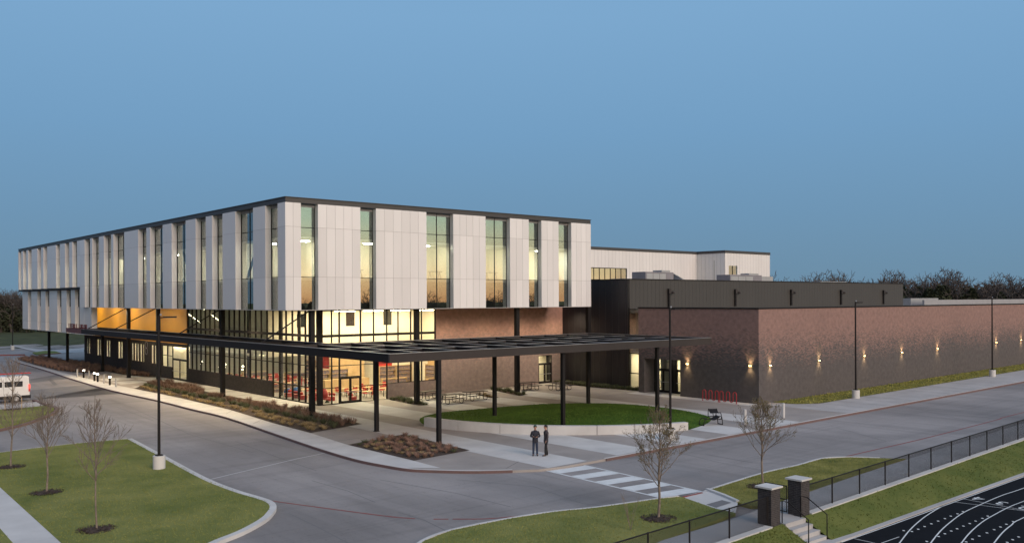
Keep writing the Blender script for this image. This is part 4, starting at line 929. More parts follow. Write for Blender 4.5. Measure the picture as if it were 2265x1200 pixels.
# roof plant
def roof_unit(px0, px1, ptop, Y, label, hood):
    a, b = AY(px0, 640, Y), AY(px1, 640, Y); zt = AY((px0 + px1) / 2, ptop, Y).z; x0, x1 = a.x, b.x; zb_ = ZDK - .2
    r = root('rooftop_unit', label, 'roof unit', ((x0 + x1) / 2, Y + 1, zb_), 'air handling units on the metal hall roof')
    m_ = (x0 + x1) / 2
    boxo('casing', 'unit_grey', r, x0, m_ + (x1 - x0) * .22, Y, Y + 2.2, zb_ + .15, zt - .25); boxo('curb', 'roof', r, x0 + .1, x1 - .1, Y + .1, Y + 2.1, zb_, zb_ + .149)
    boxo('fan_deck', 'galv', r, m_ - .2, m_ + (x1 - x0) * .2, Y + .4, Y + 1.8, zt - .249, zt)
    if hood:
        xa = m_ + (x1 - x0) * .22 + .002
        MB().prism([(xa, Y + .1), (x1, Y + .1), (x1, Y + 2.0), (xa, Y + 2.0)], lambda x, y: zt - .3 - (x - xa) * .35 - .08, lambda x, y: zt - .3 - (x - xa) * .35).build('intake_hood', 'galv', r)
        boxo('filter_bank', 'black_metal', r, xa, xa + .3, Y + .15, Y + 1.95, zb_ + .2, zt - .55)
    else: boxo('condenser', 'galv', r, m_ + (x1 - x0) * .22 + .002, x1, Y + .1, Y + 2.1, zb_ + .15, zt - .4)
    for k in range(3): boxo('access_panel', 'galv', r, x0 + .2 + k * (m_ - x0) / 3, x0 + .1 + (k + 1) * (m_ - x0) / 3, Y - .02, Y - .001, zb_ + .35, zt - .45)
roof_unit(1428, 1513, 597, 72, 'grey rooftop unit with a sloping intake hood, in front of the rear wing', True)
roof_unit(1615, 1711, 604, 72, 'grey rooftop unit with a low condenser end, near the far end of the roof', False)
for px0, px1 in ((1365, 1420), (1508, 1540)):
    a, b = AY(px0, 616, 68), AY(px1, 616, 68); o = MB().prism([(a.x, 67), (b.x, 67), (b.x, 69), (a.x, 69)], ZDK - .2, lambda x, y: ZDK + .34 if abs(y - 68) > .5 else ZDK + .5).build('skylight', 'galv')
    tag(o, 'low pale skylight hump on the roof of the metal hall', 'skylight', 'skylights on the metal hall roof')
for x0, x1, Y, lab in ((112, 119, 66, 'low pale duct run on the metal hall roof'), (130, 139, 62, 'low white duct on the brick wing roof before the trees')):
    tag(MB().box(x0, x1, Y, Y + 1.4, ZDK - .2 if x0 < 120 else ZBK - .3, ZDK + .38 if x0 < 120 else ZBK + .8).build('roof_duct', 'galv'), lab, 'duct')

# ------------------------------------------------------------------ columns, canopy
def column(x, y, r, ztop, lab, grp, d=None):
    zb_ = gz(x) - .05; o = root('steel_column', lab, 'column', (x, y, gz(x)), grp)
    if d: MB().box(x - r, x + r, y - r, y + r, zb_, ztop).build('shaft', 'black_metal', o)
    else: MB().cyl(x, y, zb_, ztop, r, 16).build('shaft', 'black_metal', o, False)
    boxo('base_plate', 'bronze', o, x - r - .05, x + r + .05, y - r - .05, y + r + .05, gz(x) - .02, gz(x) + .03)
    return o
big = [(33.85, 64.25, 'tall black column at the corner of the overhang, rising from the planted bed'), (34.1, 82.5, 'tall black column before the middle of the glass hall'), (34.6, 101.6, 'tall black column beside the near door of the dark brick wall'), (34.2, 110.6, 'tall black column near the lit bollards'), (44.04, 64.5, 'tall black column next to the first picnic tables'), (55.15, 64.03, 'tall black column before the double door in the brick'), (64.6, 63.9, 'tall black column at the dark metal wall')]
for x, y, lab in big: column(x, y, .19, ZB - .02, lab, 'columns under the white wing', True)
for x, y, lab in ((34.7, 122.8, 'black column under the low white block, beside the bed of dry grass'), (35.4, 142.5, 'black column under the middle of the low white block'), (35.2, 152.3, 'black column under the far end of the low white block')): column(x, y, .17, ZL - .02, lab, 'columns under the low white block', True)
thin = [(33.2, 53.6, 'slim canopy column between the two planted beds'), (33.0, 45.9, 'slim canopy column in the mulched bed'), (44.1, 53.9, 'slim canopy column in the middle of the round lawn'), (44.2, 46.3, 'slim canopy column on the round lawn behind the seat wall'), (54.65, 54.1, 'slim canopy column at the far rim of the round lawn'), (54.5, 46.3, 'slim canopy column on the round lawn opposite the bench loops')]
CB, CT = 5.17, 5.70
for x, y, lab in thin: column(x, y, .125, CB + .02, lab, 'canopy columns round the lawn', True)
cn = root('entrance_canopy', 'flat L-shaped dark steel canopy with open beams over drop-off and round lawn', 'canopy', (29.3, 45.8, CB))
X0c, X1c, Y0c, Y1c, YLc, XIc = 29.3, 60.8, 45.8, 60.0, 118.6, 33.0
def beam(name, x0, x1, y0, y1, m='bronze', zt=CT):
    o = boxo(name, m, cn, x0, x1, y0, y1, CB, zt); return o
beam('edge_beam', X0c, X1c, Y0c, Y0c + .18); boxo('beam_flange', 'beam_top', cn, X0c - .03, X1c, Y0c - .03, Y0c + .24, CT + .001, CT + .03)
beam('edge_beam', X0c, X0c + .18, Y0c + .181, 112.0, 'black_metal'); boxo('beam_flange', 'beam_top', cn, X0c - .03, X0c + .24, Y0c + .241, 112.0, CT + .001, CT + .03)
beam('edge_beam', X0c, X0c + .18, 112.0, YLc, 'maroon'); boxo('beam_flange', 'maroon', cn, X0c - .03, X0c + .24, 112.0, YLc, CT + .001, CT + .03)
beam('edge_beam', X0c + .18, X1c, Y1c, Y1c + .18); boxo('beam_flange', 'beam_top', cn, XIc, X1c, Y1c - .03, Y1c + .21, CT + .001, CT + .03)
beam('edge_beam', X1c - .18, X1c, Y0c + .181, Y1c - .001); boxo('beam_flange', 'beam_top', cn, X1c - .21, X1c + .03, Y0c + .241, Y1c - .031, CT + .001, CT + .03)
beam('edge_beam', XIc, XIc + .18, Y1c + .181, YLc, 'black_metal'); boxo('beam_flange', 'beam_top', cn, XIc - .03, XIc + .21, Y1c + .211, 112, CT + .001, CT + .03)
beam('edge_beam', X0c + .181, XIc - .001, YLc - .18, YLc, 'maroon')
bmx = MB().box(-.09, .09, 0, Y1c - Y0c - .182, 0, CT - CB - .04).mesh('cross_beam', 'black_metal'); bmf = MB().box(-.12, .12, .25, Y1c - Y0c - .19, CT - CB - .039, CT - CB - .012).mesh('beam_flange', 'beam_top')
for k in range(1, 11):
    x = X0c + (X1c - X0c) * k / 11; link('cross_beam', bmx, cn, (x - X0c, .181, 0)); link('beam_flange', bmf, cn, (x - X0c, .181 - .18, 0))
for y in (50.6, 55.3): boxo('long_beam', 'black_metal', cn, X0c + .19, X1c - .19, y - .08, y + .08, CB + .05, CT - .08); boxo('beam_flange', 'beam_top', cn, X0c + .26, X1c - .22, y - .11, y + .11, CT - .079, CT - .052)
n = 15
for k in range(1, n):
    y = Y1c + (YLc - Y1c) * k / n; boxo('cross_beam', 'black_metal', cn, X0c + .19, XIc - .01, y - .08, y + .08, CB + .02, CT - .05)
boxo('deck', 'black_metal', cn, X0c + .19, X1c - .19, Y0c + .19, Y1c - .01, CB + .16, CB + .2); boxo('deck', 'black_metal', cn, X0c + .19, XIc - .01, Y1c + .19, YLc - .19, CB + .16, CB + .2)
for y, x1 in ((64.25, 33.66), (82.5, 33.9), (101.6, 34.4), (110.6, 34.0), (73.4, 31.3)):
    if y != 73.4: MB().tube([(X0c + .25, y, CT), (x1, y, ZB - .05)], .055, 6).build('hanger_rod', 'black_metal', cn)
# raised sign letters on the maroon end of the canopy (they stand edge-on and cannot be read from here)
for k, c in enumerate('IEERIL INION'):
    if c != ' ':
        o = link('sign_letter', text_mesh(c, .80, 'maroon', .04, 'LEFT'), cn, (.02, 117.4 - 45.8 - k * .64, CT - CB + .03)); o.rotation_euler = (PI / 2, 0, -PI / 2)
# downlights in the soffit
for i, (x, y) in enumerate([(36.0, 73 + 9.5 * k) for k in range(3)] + [(41 + 4.8 * k, 66.9) for k in range(6)]):
    s_ = root('soffit_downlight', 'small round downlight in the soffit of the white wing', 'downlight', (x, y, ZB - .03), 'soffit downlights')
    link('trim', MB().cyl(0, 0, -.03, .0, .14, 12).mesh('trim', 'black_metal'), s_); link('lens', MB().disc(0, 0, -.031, .11, 12, False).mesh('lens', 'lamp_dim'), s_)
    spot(s_, (0, 0, -.06), (0, 0, -1), 2400 if x < 40 and y > 70 else 900, (1, .80, .50), 2.5, 1.0, .2)
for k in range(5):
    s_ = root('wall_washer', 'slim linear lamp in the soffit washing the orange boarded wall', 'downlight', (34.3, 104 + k * 7.2, ZB - .03), 'lamps washing the orange wall')
    link('housing', MB().box(-.28, .28, -3.4, 3.4, -.05, 0).mesh('housing', 'black_metal'), s_); link('lens', MB().box(-.25, .25, -3.35, 3.35, -.056, -.051).mesh('lens', 'lamp_cool'), s_)
    al = bpy.data.lights.new('lamp_beam', 'AREA'); al.shape = 'RECTANGLE'; al.size = .50; al.size_y = 6.6; al.energy = 230; al.color = (1, .86, .58)
    ao = bpy.data.objects.new('lamp_beam', al); COL.objects.link(ao); ao.parent = s_; ao.location = (0, 0, -.07); ao.rotation_euler = Vector((.75, 0, -1)).to_track_quat('-Z', 'Y').to_euler()
for k in range(9):  # lamps added under the deck to spill warm light over paving and drive
    s_ = root('canopy_spill_lamp', 'small round lamp added under the long arm of the canopy for warm spill', 'downlight', (31.2, 64 + 6.4 * k, CB + .155), 'lamps added under the canopy for warm spill')
    link('trim', MB().cyl(0, 0, -.03, .0, .12, 12).mesh('trim', 'black_metal'), s_); link('lens', MB().disc(0, 0, -.031, .09, 12, False).mesh('lens', 'lamp_cool'), s_)
    spot(s_, (0, 0, -.06), (-.9, 0, -1), 1150, (1, .77, .46), 2.95, 1.0, .08)


# ================================================================== STREET FURNITURE
def light_pole(px, py, lab, first=[None]):
    q = G(px, py)
    if first[0] is None:
        r = root('light_pole', lab, 'light pole', (0, 0, 0), 'parking lot light poles')
        MB().cyl(0, 0, -.1, .72, .33, 20).build('pedestal', 'concrete_light', r); shade_auto(CH[r.name][-1])
        MB().box(-.17, .17, -.17, .17, .72, .78).build('base_plate', 'black_metal', r)
        MB().tube([(0, 0, .78), (0, 0, 8.45)], [.085, .065], 8).build('shaft', 'black_metal', r)
        MB().tube([(0, 0, 8.35), (.35, 0, 8.38)], .03, 6).build('arm', 'black_metal', r)
        MB().prism([(.3, -.14), (.95, -.17), (1.0, 0), (.95, .17), (.3, .14)], 8.35, 8.43).build('luminaire', 'black_metal', r)
        MB().ball(.12, 0, 8.52, .06, 6, 4).build('sensor', 'galv', r)
        first[0] = r
    else: r = copytree(first[0])
    r['label'] = lab; r.location = (q.x, q.y, gz(q.x) + (.02 if px == 352 else 0)); return r
light_pole(352, 1036, 'black light pole on a round concrete foot at the edge of the left lawn')
light_pole(1483, 972, 'black light pole on a round concrete foot in front of the seat wall')
light_pole(1893, 880, 'black light pole on the grass strip, nearer the red bicycle rack')
light_pole(2195, 832, 'black light pole on the grass strip, farther along the brick wall')
q = G(28, 772); lp = copytree(bpy.data.objects['light_pole']); lp['label'] = 'far light pole on the grass slope beyond the white wing'; lp.location = (q.x, q.y, q.z)

# bollards
for i, (px, kind) in enumerate(((171, 0), (185, 1), (197, 0), (209, 1), (216, 1), (230, 0), (243, 1), (257, 0))):
    py = {171: 833, 185: 835, 197: 837, 209: 842, 216: 844, 230: 847, 243: 851, 257: 855}[px]; q = G(px, py)
    if kind == 0:
        r = root('bollard', 'plain pale concrete bollard between the lit bollards at the drop-off', 'bollard', q, 'plain bollards at the drop-off')
        link('post', MB().cyl(0, 0, -.1, .95, .095, 12).mesh('post', 'concrete'), r); link('cap', MB().ball(0, 0, .95, .093, 12, 4, .3).mesh('cap', 'concrete'), r)
    else:
        r = root('lit_bollard', 'black bollard with a glowing white head at the drop-off', 'bollard', q, 'lit bollards at the drop-off')
        link('post', MB().cyl(0, 0, -.1, .82, .11, 12).mesh('post', 'black_metal'), r); link('head', MB().cyl(0, 0, .83, .95, .115, 12).mesh('head', 'lamp_panel'), r); link('cap', MB().ball(0, 0, .953, .12, 12, 4, .4).mesh('cap', 'galv'), r)
        l = bpy.data.lights.new('lamp_glow', 'POINT'); l.energy = 22; l.color = (1, .88, .66); l.shadow_soft_size = .12; lo = bpy.data.objects.new('lamp_glow', l); COL.objects.link(lo); lo.parent = r; lo.location = (-.05, -.05, 1.25)
for px, py, lab in ((1648, 938, 'pale steel bollard by the kerb, nearer the bench loops'), (1733, 923, 'pale steel bollard by the kerb, nearer the grass strip')):
    q = G(px, py); r = root('bollard', lab, 'bollard', q, 'steel bollards by the kerb'); link('post', MB().cyl(0, 0, -.1, 1.05, .11, 14).mesh('post', 'concrete_light'), r); link('cap', MB().ball(0, 0, 1.05, .108, 14, 4, .35).mesh('cap', 'concrete_light'), r)

# bicycle rack
for k, (ya, yb, lab) in enumerate(((48.55, 46.9, 'red looped bicycle rack by the brick wall, the half nearer the doors'), (46.75, 45.05, 'red looped bicycle rack by the brick wall, the half nearer the corner'))):
    r = root('bicycle_rack', lab, 'bike rack', (63.2, (ya + yb) / 2, gz(63.2)), 'red bicycle racks')
    pts = []; nl = 5; z0 = gz(63.2); st = (ya - yb) / nl; rr = st / 2
    pts.append((63.2, ya, z0 - .05)); pts.append((63.2, ya, z0 + .15))
    for j in range(nl):
        c = ya - st * (j + .5); up = (j % 2 == 0)
        for t in range(9):
            an = PI * t / 8; y = c + rr * math.cos(an); zc = (.80 if up else .28); pts.append((63.2, y, z0 + zc + (rr if up else -rr) * math.sin(an)))
    pts.append((63.2, yb, z0 - .05)); MB().tube(pts, .035, 7).build('loop_tube', 'red_rack', r, True)
    for y in (ya, yb): MB().cyl(63.2, y, z0, z0 + .015, .08, 10).build('foot_plate', 'red_rack', r)

# bench loops beside the round lawn
def bench_loop(loc, rz, lab):
    r = root('lounge_bench', lab, 'bench', (0, 0, 0), 'black wire lounge benches', rz)
    prof = [(-.75, .0), (-.72, .28), (-.55, .46), (-.25, .44), (.05, .38), (.35, .46), (.62, .62), (.74, .50), (.80, .0)]
    path = smooth_path(prof, 4)
    for sy in (-.30, .30):
        t = MB().tube([(p[0], sy, p[1]) for p in path], .028, 6).build('side_frame', 'black_metal', r, True)
    MB().tube([(-.75, -.30, .03), (-.75, .30, .03)], .028, 6).build('foot_rail', 'black_metal', r); MB().tube([(.80, -.30, .03), (.80, .30, .03)], .028, 6).build('foot_rail', 'black_metal', r)
    seat = [p for p in path if p[1] > .3 and -.6 < p[0] < .68]
    for i in range(len(seat) - 1):
        a, b = seat[i], seat[i + 1]
        MB().quad((a[0], -.28, a[1]), (b[0] - .006, -.28, b[1]), (b[0] - .006, .28, b[1]), (a[0], .28, a[1])).quad((a[0], -.28, a[1] - .02), (a[0], .28, a[1] - .02), (b[0] - .006, .28, b[1] - .02), (b[0] - .006, -.28, b[1] - .02)).build('slat', 'black_metal', r)
    r.location = loc
q = G(1572, 939); bench_loop(q + Vector((0, 0, .01)), -.35, 'black wire lounge bench at the lawn edge, nearer the seat wall')
q = G(1581, 924); bench_loop(q + Vector((0, 0, .01)), .9, 'black wire lounge bench at the lawn edge, nearer the bicycle rack')

# picnic tables
pt = root('picnic_table', '', 'picnic table', (0, 0, 0), 'black picnic tables by the brick wall')
MB().box(-1.2, 1.2, -.38, .38, .72, .765).build('table_top', 'bronze', pt)
for s_ in (-1, 1): MB().box(-1.2, 1.2, s_ * .72 - .14, s_ * .72 + .14, .43, .465).build('seat', 'black_metal', pt)
for sx in (-.75, .75):
    for s_ in (-1, 1):
        MB().tube(smooth_path([(0, 0)] * 2, 1) and [(sx, s_ * .25, .72), (sx, s_ * .25, .12), (sx, s_ * .32, .04), (sx, s_ * .42, .02), (sx, s_ * .62, .02), (sx, s_ * .72, .04), (sx, s_ * .80, .14), (sx, s_ * .80, .43)], .028, 6).build('leg_loop', 'black_metal', pt, True)
    MB().tube([(sx, -.8, .40), (sx, .8, .40)], .022, 6).build('seat_rail', 'black_metal', pt)
labs = ['black picnic table nearest the hall windows, close to the brick', 'black picnic table beside the tall column, nearer the lawn', 'black picnic table in the middle row between column and lawn', 'black picnic table in front of the double door', 'black picnic table beside the double door, nearer the lawn']
for i, (x, y) in enumerate(((47.0, 66.6), (46.6, 63.0), (49.6, 63.4), (58.2, 66.0), (60.6, 63.9))):
    o = pt if i == 0 else copytree(pt); o.location = (x, y, gz(x)); o['label'] = labs[i]

# ------------------------------------------------------------------ gate piers with bricks one by one
bl, bh, bd_ = .205, .062, .09; mj = .012
bx1 = MB().box(0, bl, 0, bd_, 0, bh).mesh('brick', 'pier_brick'); bx2 = MB().box(0, bd_, 0, bl, 0, bh).mesh('brick', 'pier_brick')
def pier(x, y, lab):
    S = .32; z0 = gz(x) - .08; r = root('gate_pier', lab, 'gate pier', (x, y, gz(x)), 'brick gate piers')
    boxo('core', 'pier_mortar', r, x - S + .008, x + S - .008, y - S + .008, y + S - .008, z0, z0 + 1.55)
    for c in range(21):
        z = z0 + c * (bh + mj); off = 0 if c % 2 == 0 else -.5 * (bl + mj)
        for side in range(4):
            for k in range(4):
                a = -S + off + k * (bl + mj); b = a + bl
                a, b = max(a, -S), min(b, S - bd_ if False else S)
                if b - a < .06: continue
                j = RND.uniform(-.002, .004)
                if side == 0: o = link('brick', bx1, r, (a, -S - j, z - gz(x)))
                elif side == 1: o = link('brick', bx1, r, (a, S - bd_ + j, z - gz(x)))
                elif side == 2: o = link('brick', bx2, r, (-S - j, a, z - gz(x)))
                else: o = link('brick', bx2, r, (S - bd_ + j, a, z - gz(x)))
                if abs((b - a) - bl) > .001:
                    f = (b - a) / bl; o.scale = (f, 1, 1) if side < 2 else (1, f, 1)
                if side < 2: o.scale.z = 1.0
                else: o.scale.z = .995
    m = MB(); zt = z0 + 1.56; m.prism([(x - .40, y - .40), (x + .40, y - .40), (x + .40, y + .40), (x - .40, y + .40)], zt, zt + .07); n0 = len(m.v)
    m.build('cap', 'concrete_light', r)
    return r
pier(31.62, 20.98, 'dark brick gate pier with a pale stone cap, on the side of the white bench')
pier(33.88, 21.02, 'dark brick gate pier with a pale stone cap, on the side of the long fence')

# steps down to the track, with handrails
st = root('steps', 'three pale concrete steps leading down from the gate to the track', 'steps', (32.75, 20, -.9))
zs0 = gz(32.75); X0s, X1s = 32.0, 33.5
boxo('landing', 'concrete', st, X0s, X1s, 20.45, 21.2, -1.2, zs0 + .012)
for k in range(3): boxo('tread', 'concrete', st, X0s, X1s, 20.45 - .33 * (k + 1), 20.45 - .33 * k - .001, -1.4, zs0 - .18 * (k + 1) + .005)
boxo('foot_pad', 'concrete', st, X0s - .3, X1s + 1.3, 18.97, 20.45 - .99 - .001, -1.4, zs0 - .66)
for x in (32.06, 33.44):
    h = root('handrail', 'black tube handrail beside the steps, on the side of the %s' % ('white bench' if x < 33 else 'long fence'), 'handrail', (x, 20, zs0), 'handrails of the steps')
    MB().tube([(x, 20.65, zs0 - .05), (x, 20.65, zs0 + .9), (x, 20.35, zs0 + .9), (x, 19.45, zs0 + .35), (x, 19.45, zs0 - .68)], .024, 8).build('rail_tube', 'black_metal', h, True)
gt = root('gate', 'black chain-link gate leaf standing open between the brick piers', 'gate', (33.5, 21.2, gz(33)))
m = MB(); zg0 = gz(33) + .08
for y in (21.35, 22.4): m.tube([(33.5, y, zg0), (33.5, y, zg0 + 1.15)], .025, 6)
for z in (zg0 + .03, zg0 + .55, zg0 + 1.12): m.tube([(33.5, 21.35, z), (33.5, 22.4, z)], .022, 6)
m.build('frame', 'black_metal', gt)
def wiremesh(Lh, h, axis='x', pitch=.075, t=.005):
    m = MB()
    def add(a, b):
        p, q = Vector((a[0], 0, a[1])), Vector((b[0], 0, b[1])); d = (q - p)
        if d.length < .02: return
        d.normalize(); n = Vector((-d.z, 0, d.x)) * t; y = Vector((0, t, 0))
        i = len(m.v); m.v += [tuple(p + n), tuple(q + n), tuple(p - n * .5 + y), tuple(q - n * .5 + y), tuple(p - n * .5 - y), tuple(q - n * .5 - y)]
        m.f += [(i, i + 1, i + 3, i + 2), (i + 2, i + 3, i + 5, i + 4), (i + 4, i + 5, i + 1, i)]
    k = -h
    while k < Lh:
        a = (max(k, 0), max(0, -k)); b = (min(k + h, Lh), min(h, Lh - k)); add(a, b); add((a[0], h - a[1]), (b[0], h - b[1])); k += pitch
    return m
wm = wiremesh(1.05, 1.08); o = link('wire_mesh', wm.mesh('wire_mesh', 'black_metal'), gt, (0, .15, .1)); o.rotation_euler = (0, 0, PI / 2)
# sports fence
fn = root('sports_fence', 'long black chain-link fence along the top of the grass bank', 'fence', (45, fenceY(45), gz(45)))
def fence_run(xs, rt):
    off = OFF[rt.name]; Lh = None
    mesh_cache = {}
    for i, x in enumerate(xs):
        y = fenceY(x); z = gz(x); MB().cyl(x, y, z - .05, z + 1.20, .034, 8).build('post', 'black_metal', rt)
        if i < len(xs) - 1:
            x1 = xs[i + 1]; y1 = fenceY(x1); z1 = gz(x1)
            MB().tube([(x, y, z + 1.17), (x1, y1, z1 + 1.17)], .026, 6, False).build('top_rail', 'black_metal', rt)
            Lx = round(math.hypot(x1 - x, y1 - y), 2)
            if x < 75:
                if Lx not in mesh_cache: mesh_cache[Lx] = wiremesh(Lx, 1.1).mesh('wire_mesh', 'black_metal')
                o = link('wire_mesh', mesh_cache[Lx], rt, (x - off.x, y - off.y, z - off.z + .05)); o.rotation_euler = (0, -math.atan2(z1 - z, Lx), math.atan2(y1 - y, x1 - x))
fence_run([34.24, 36.6, 39.2, 41.84, 44.5, 47.2, 49.9, 52.5, 55.1, 57.7, 60.3, 62.9, 65.5, 68.1, 70.7, 73.3], fn)
fn2 = root('sports_fence', 'short black chain-link fence run ending at the gate pier, before the white bench', 'fence', (27, fenceY(27), gz(27)))
fence_run([15.7, 18.35, 21.0, 23.6, 26.0, 28.55, 31.26], fn2)
# white bench behind the fence
q = G(1442, 1262); wb_ = root('white_bench', 'white slatted bench behind the short fence run', 'bench', (q.x, q.y, q.z))
bxm = lambda n_, *b: link(n_, MB().box(*b).mesh(n_, 'white_paint'), wb_)
bxm('seat', -.75, .75, -.2, .2, .42, .46); bxm('backrest', -.75, .75, .22, .26, .52, .74)
for sx in (-.6, .6): link('leg', MB().box(sx - .03, sx + .03, -.18, .2, 0, .42).mesh('leg', 'galv'), wb_)

# ------------------------------------------------------------------ van
vq = G(36, 889, -.13); vx1 = vq.x + 1.15          # rear end
van = root('delivery_van', 'white high-roof delivery van with a ladder rack, driving past the lawn island', 'van', (vq.x, vq.y, gz(vq.x) - .13))
def vprof(pts, y0, y1, name, m, parent, inset=0.0):
    mb = MB(); n = len(pts); A = [(p[0], y0 + inset * max(0, p[1] - 1.3), p[1]) for p in pts]; B = [(p[0], y1 - inset * max(0, p[1] - 1.3), p[1]) for p in pts]
    mb.v = A + B; mb.f = [tuple(range(n)), tuple(range(2 * n - 1, n - 1, -1))] + [(i + n, (i + 1) % n + n, (i + 1) % n, i) for i in range(n)]
    me = mb.mesh(name, m); o = link(name, me, parent); return o
body = [(-4.6, .45), (-4.62, .95), (-4.35, 1.15), (-3.5, 1.32), (-2.75, 2.18), (-2.3, 2.42), (.85, 2.46), (1.08, 2.36), (1.15, 1.3), (1.15, .45)]
o = vprof(body, 0, 2.0, 'body', 'van_white', van, .10)
bv = o.modifiers.new('bevel', 'BEVEL'); bv.width = .06; bv.segments = 2
for xa, xb in ((-4.66, -3.98), (-3.12, -.43), (.43, 1.22)): vprof([(xa, .32), (xa, .62), (xb, .62), (xb, .32)], -.03, 2.03, 'bumper_sill', 'rubber', van)
def sub(n_, m_, *b): return link(n_, MB().box(*b).mesh(n_, m_), van)
sub('side_window', 'van_glass', -.95, .55, .025, .05, 1.45, 1.95); sub('side_window', 'van_glass', -2.45, -1.15, .025, .05, 1.45, 1.95)
vprof([(-3.3, 1.42), (-2.75, 2.02), (-2.62, 2.02), (-2.62, 1.42)], .015, .05, 'side_window', 'van_glass', van)
sub('window_mullion', 'van_white', -.22, -.17, .01, .055, 1.45, 1.95); sub('tail_light', 'tail_light', 1.04, 1.165, -.008, .10, 1.22, 1.62); sub('tail_light', 'plastic_red', 1.04, 1.165, -.008, .10, .95, 1.215); sub('tail_light', 'tail_light', 1.04, 1.165, 1.90, 2.008, 1.22, 1.62)
sub('rear_window', 'van_glass', 1.135, 1.16, .3, .95, 1.45, 2.0); sub('rear_window', 'van_glass', 1.135, 1.16, 1.05, 1.7, 1.45, 2.0); sub('door_line', 'rubber', -1.05, -1.04, -.004, .02, .7, 2.2)
for x in (0, -3.55):
    for y in (-.035, 1.815):
        wh = MB().tube([(x, y, .34), (x, y + .22, .34)], .345, 20).mesh('wheel', 'rubber'); wo = link('wheel', wh, van); link('rim', MB().tube([(x, y - .01, .34), (x, y + .23, .34)], .20, 14).mesh('rim', 'galv'), wo)
    link('wheel_arch', MB().tube([(x + .42 * math.cos(t * PI / 10), -.012, .36 + .42 * math.sin(t * PI / 10)) for t in range(11)], .03, 5).mesh('wheel_arch', 'rubber'), van)
for y in (.25, .75): link('rack_ladder', MB().tube([(-3.6 + 1.4, y, 2.66), (1.3, y, 2.66)], .035, 6).mesh('rack_ladder', 'plastic_red'), van)
for k in range(11): x = -2.0 + k * .3; link('ladder_rung', MB().tube([(x, .25, 2.66), (x, .75, 2.66)], .02, 5).mesh('ladder_rung', 'plastic_red'), van)
for x in (-1.8, -.4, .75): link('rack_bar', MB().box(x - .03, x + .03, .1, 1.9, 2.5, 2.56).box(x - .03, x + .03, .12, .18, 2.42, 2.5).box(x - .03, x + .03, 1.82, 1.88, 2.42, 2.5).mesh('rack_bar', 'galv'), van)

